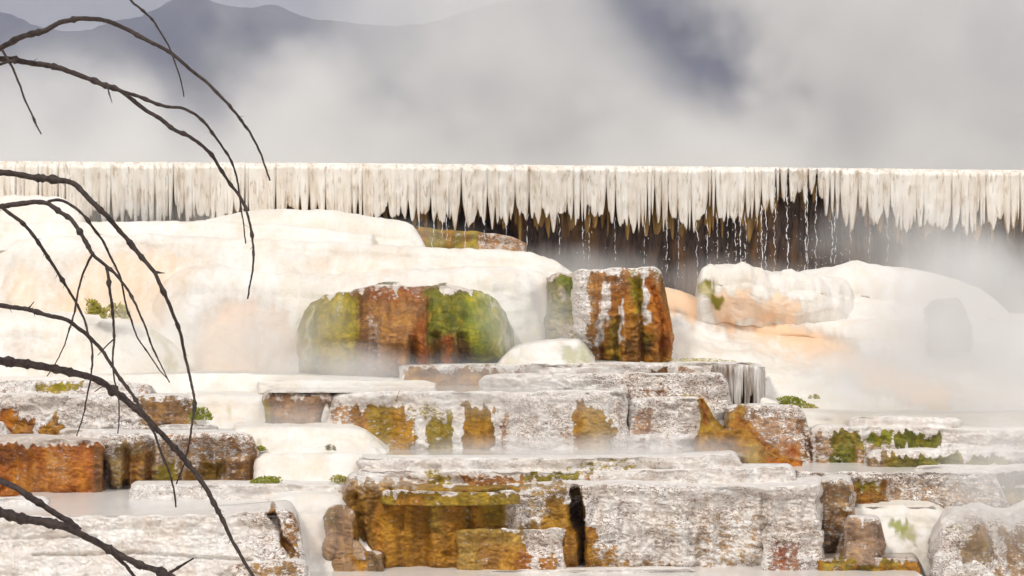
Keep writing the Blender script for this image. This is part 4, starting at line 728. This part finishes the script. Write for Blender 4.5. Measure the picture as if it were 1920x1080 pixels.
# bank behind the ledge
m, nt, pv = volmat('steam_bank', STEAM_COL)
geo = nt.nodes.new('ShaderNodeNewGeometry'); sep = nt.nodes.new('ShaderNodeSeparateXYZ'); nt.links.new(geo.outputs['Position'], sep.inputs[0])
x_, y_, z_ = sep.outputs
nb_ = vnoise(nt, pos(nt, 1, .6, 1), .35, 3, .55, .4)
nf_ = vnoise(nt, pos(nt, 1, .6, 1), 1.0, 2, .5)
nn = mth(nt, 'ADD', mth(nt, 'MULTIPLY', nb_, .75), mth(nt, 'MULTIPLY', nf_, .25))
zz = mth(nt, 'ADD', z_, mth(nt, 'MULTIPLY', mth(nt, 'SUBTRACT', nn, .5), -9.0))
xx = mth(nt, 'ADD', x_, mth(nt, 'MULTIPLY', mth(nt, 'SUBTRACT', nf_, .5), 3.))
low = mrange(nt, zz, 2.0, 5.0, 1, 0, True)
right = mrange(nt, xx, -5.0, 0.5, 0, 1, True)
hx = mth(nt, 'DIVIDE', mth(nt, 'SUBTRACT', mth(nt, 'ADD', xx, mth(nt, 'MULTIPLY', mth(nt, 'SUBTRACT', z_, 4.6), .6)), 3.6), 1.1)
hz = mth(nt, 'DIVIDE', mth(nt, 'SUBTRACT', z_, 5.1), 1.9)
hr = mth(nt, 'SQRT', mth(nt, 'ADD', mth(nt, 'MULTIPLY', hx, hx), mth(nt, 'MULTIPLY', hz, hz)))
hole = mrange(nt, mth(nt, 'ADD', hr, mth(nt, 'MULTIPLY', mth(nt, 'SUBTRACT', nf_, .5), 1.5)), .7, 1.6, .0, 1, True)
dens = mth(nt, 'MAXIMUM', mth(nt, 'MULTIPLY', low, 1.), mth(nt, 'MULTIPLY', right, .62))
dens = mth(nt, 'MAXIMUM', mth(nt, 'MULTIPLY', dens, hole), mrange(nt, mth(nt, 'ADD', z_, mth(nt, 'MULTIPLY', mth(nt, 'SUBTRACT', nf_, .5), 2.)), 1.9, 3.9, .95, 0, True))
dens = mth(nt, 'MULTIPLY', mth(nt, 'ADD', mth(nt, 'MULTIPLY', dens, mrange(nt, nn, .34, .62, .35, 1.3)), .03), .36)
edge = mth(nt, 'MULTIPLY', mth(nt, 'MULTIPLY', mrange(nt, z_, 8.5, 11, 1, 0), mrange(nt, mth(nt, 'ABSOLUTE', x_), 13, 18, 1, 0)), mrange(nt, y_, 33.2, 35, 0, 1))
nt.links.new(mth(nt, 'MULTIPLY', dens, edge), pv.inputs['Density'])
m.cycles.volume_step_rate = 2.5
box('steam', (-18, 33, -2), (18, 43, 11), m)

def veil(lo, hi, puffs, rate=.8):
    """one closed body of drifting steam; puffs: soft ellipsoids (u, v, distance, half width, half height, half depth m, density) with noise-torn edges"""
    m, nt, pv = volmat('steam_veil', STEAM_COL)
    pw = pos(nt, 1, 1, 1); nw = vnoise(nt, pos(nt, 1, 1, .8), 1.15, 3, .55, .3); tot = None
    for (u, v, d, wpx, hpx, dep, dens) in puffs:
        su = nt.nodes.new('ShaderNodeVectorMath'); su.operation = 'SUBTRACT'; su.inputs[1].default_value = (X(u, d), d, Z(v, d)); nt.links.new(pw, su.inputs[0])
        dv = nt.nodes.new('ShaderNodeVectorMath'); dv.operation = 'DIVIDE'; dv.inputs[1].default_value = (wpx*d/F, dep, hpx*d/F); nt.links.new(su.outputs[0], dv.inputs[0])
        ln = nt.nodes.new('ShaderNodeVectorMath'); ln.operation = 'LENGTH'; nt.links.new(dv.outputs[0], ln.inputs[0])
        r = mth(nt, 'ADD', ln.outputs['Value'], mth(nt, 'MULTIPLY', mth(nt, 'SUBTRACT', nw, .5), 1.1))
        f = mth(nt, 'MULTIPLY', mrange(nt, r, .0, .95, dens, 0, True), mrange(nt, ln.outputs['Value'], .8, 1.0, 1, 0))
        tot = f if tot is None else mth(nt, 'ADD', tot, f)
    # soft sides of the whole body
    sp = nt.nodes.new('ShaderNodeSeparateXYZ'); nt.links.new(pw, sp.inputs[0])
    for a in range(3):
        w_ = (hi[a]-lo[a])*.07
        tot = mth(nt, 'MULTIPLY', mth(nt, 'MULTIPLY', tot, mrange(nt, sp.outputs[a], lo[a], lo[a]+w_)), mrange(nt, sp.outputs[a], hi[a]-w_, hi[a], 1, 0))
    nt.links.new(tot, pv.inputs['Density']); m.cycles.volume_step_rate = rate
    box('steam', lo, hi, m)
veil((-9, 27.3, -.5), (9.5, 29.6, 2.1), [(1740, 460, 28.3, 300, 130, .6, 1.3), (1030, 515, 28.0, 330, 75, .7, 1.2), (180, 410, 28.0, 420, 70, .6, 1.2), (1400, 530, 28.1, 240, 70, .5, 1.2), (560, 440, 28.0, 420, 50, .5, .9)], .6)
veil((3.1, 21.7, -2.0), (9.8, 26.6, 1.7), [(1850, 575, 25.1, 370, 190, 1.3, 1.7), (1880, 700, 23.0, 430, 200, 1.2, 1.7), (1580, 700, 23.0, 240, 100, .9, 1.1)], .5)
veil((-6.5, 22.9, -1.5), (3.0, 25.5, 1.0), [(650, 690, 23.5, 170, 60, .5, 1.6), (420, 640, 24.2, 340, 140, .7, 1.7), (1000, 610, 24.2, 160, 120, .7, .9)], .6)
veil((-3.6, 21.15, -2.0), (2.95, 22.85, -.5), [(760, 705, 22.3, 460, 60, .5, .9), (560, 800, 21.6, 190, 70, .45, 1.0), (950, 745, 21.6, 360, 60, .4, .9)], .8)
veil((-2.9, 20.15, -2.2), (3.3, 21.1, -1.3), [(1050, 848, 20.7, 520, 50, .5, 2.0)], .8)
veil((3.9, 18.0, -3.2), (7.5, 19.2, -.7), [(1890, 900, 18.6, 190, 170, .7, 1.5)], .8)
veil((-5.2, 18.4, -2.9), (-1.2, 19.6, -1.7), [(560, 1000, 18.9, 130, 100, .6, .8), (300, 950, 19.0, 300, 45, .6, .8)], .8)

m, nt, pv = volmat('thin_air', (.60, .66, .90)); pv.inputs['Density'].default_value = .00032
hz_o = box('haze', (-2200, -320, -13), (2200, 1700, 330), m)

# ------------------------------------------------------------------ world, sun, camera
SUN_EL, SUN_AZ = 49, -38      # azimuth measured from straight behind the camera, negative = left
w = bpy.data.worlds.new('World'); S.world = w; w.use_nodes = True
nt = w.node_tree; bg = nt.nodes['Background']
sky = nt.nodes.new('ShaderNodeTexSky'); sky.sky_type = 'NISHITA'; sky.sun_disc = False
sky.sun_elevation = math.radians(SUN_EL); sky.sun_rotation = math.radians(180-SUN_AZ*-1); sky.dust_density = 6; sky.air_density = 1.0; sky.ozone_density = 1
hs = nt.nodes.new('ShaderNodeHueSaturation'); hs.inputs['Saturation'].default_value = .06
nt.links.new(sky.outputs[0], hs.inputs['Color']); nt.links.new(hs.outputs[0], bg.inputs['Color']); bg.inputs['Strength'].default_value = .095
sl = bpy.data.lights.new('sun', 'SUN'); sl.energy = 2.0; sl.angle = math.radians(9); sl.color = (1, .955, .89)
so = bpy.data.objects.new('sun', sl); COL.objects.link(so)
import mathutils
az = math.radians(SUN_AZ); el = math.radians(SUN_EL)
src = mathutils.Vector((math.sin(az)*math.cos(el), -math.cos(az)*math.cos(el), math.sin(el)))
so.rotation_euler = src.to_track_quat('Z', 'Y').to_euler()
cd = bpy.data.cameras.new('camera'); cam = bpy.data.objects.new('camera', cd); COL.objects.link(cam)
cam.location = (0, 0, 0); cam.rotation_euler = (math.pi/2, 0, 0)
cd.sensor_width = 36; cd.lens = 36*F/1920; cd.clip_start = .1; cd.clip_end = 8000
S.camera = cam
S.view_settings.view_transform = 'Standard'; S.view_settings.look = 'None'; S.view_settings.exposure = .08; S.view_settings.gamma = 1
cy = S.cycles
cy.max_bounces = 8; cy.diffuse_bounces = 3; cy.volume_bounces = 3; cy.transparent_max_bounces = 8
cy.volume_step_rate = 1.0; cy.volume_max_steps = 128; cy.use_denoising = True
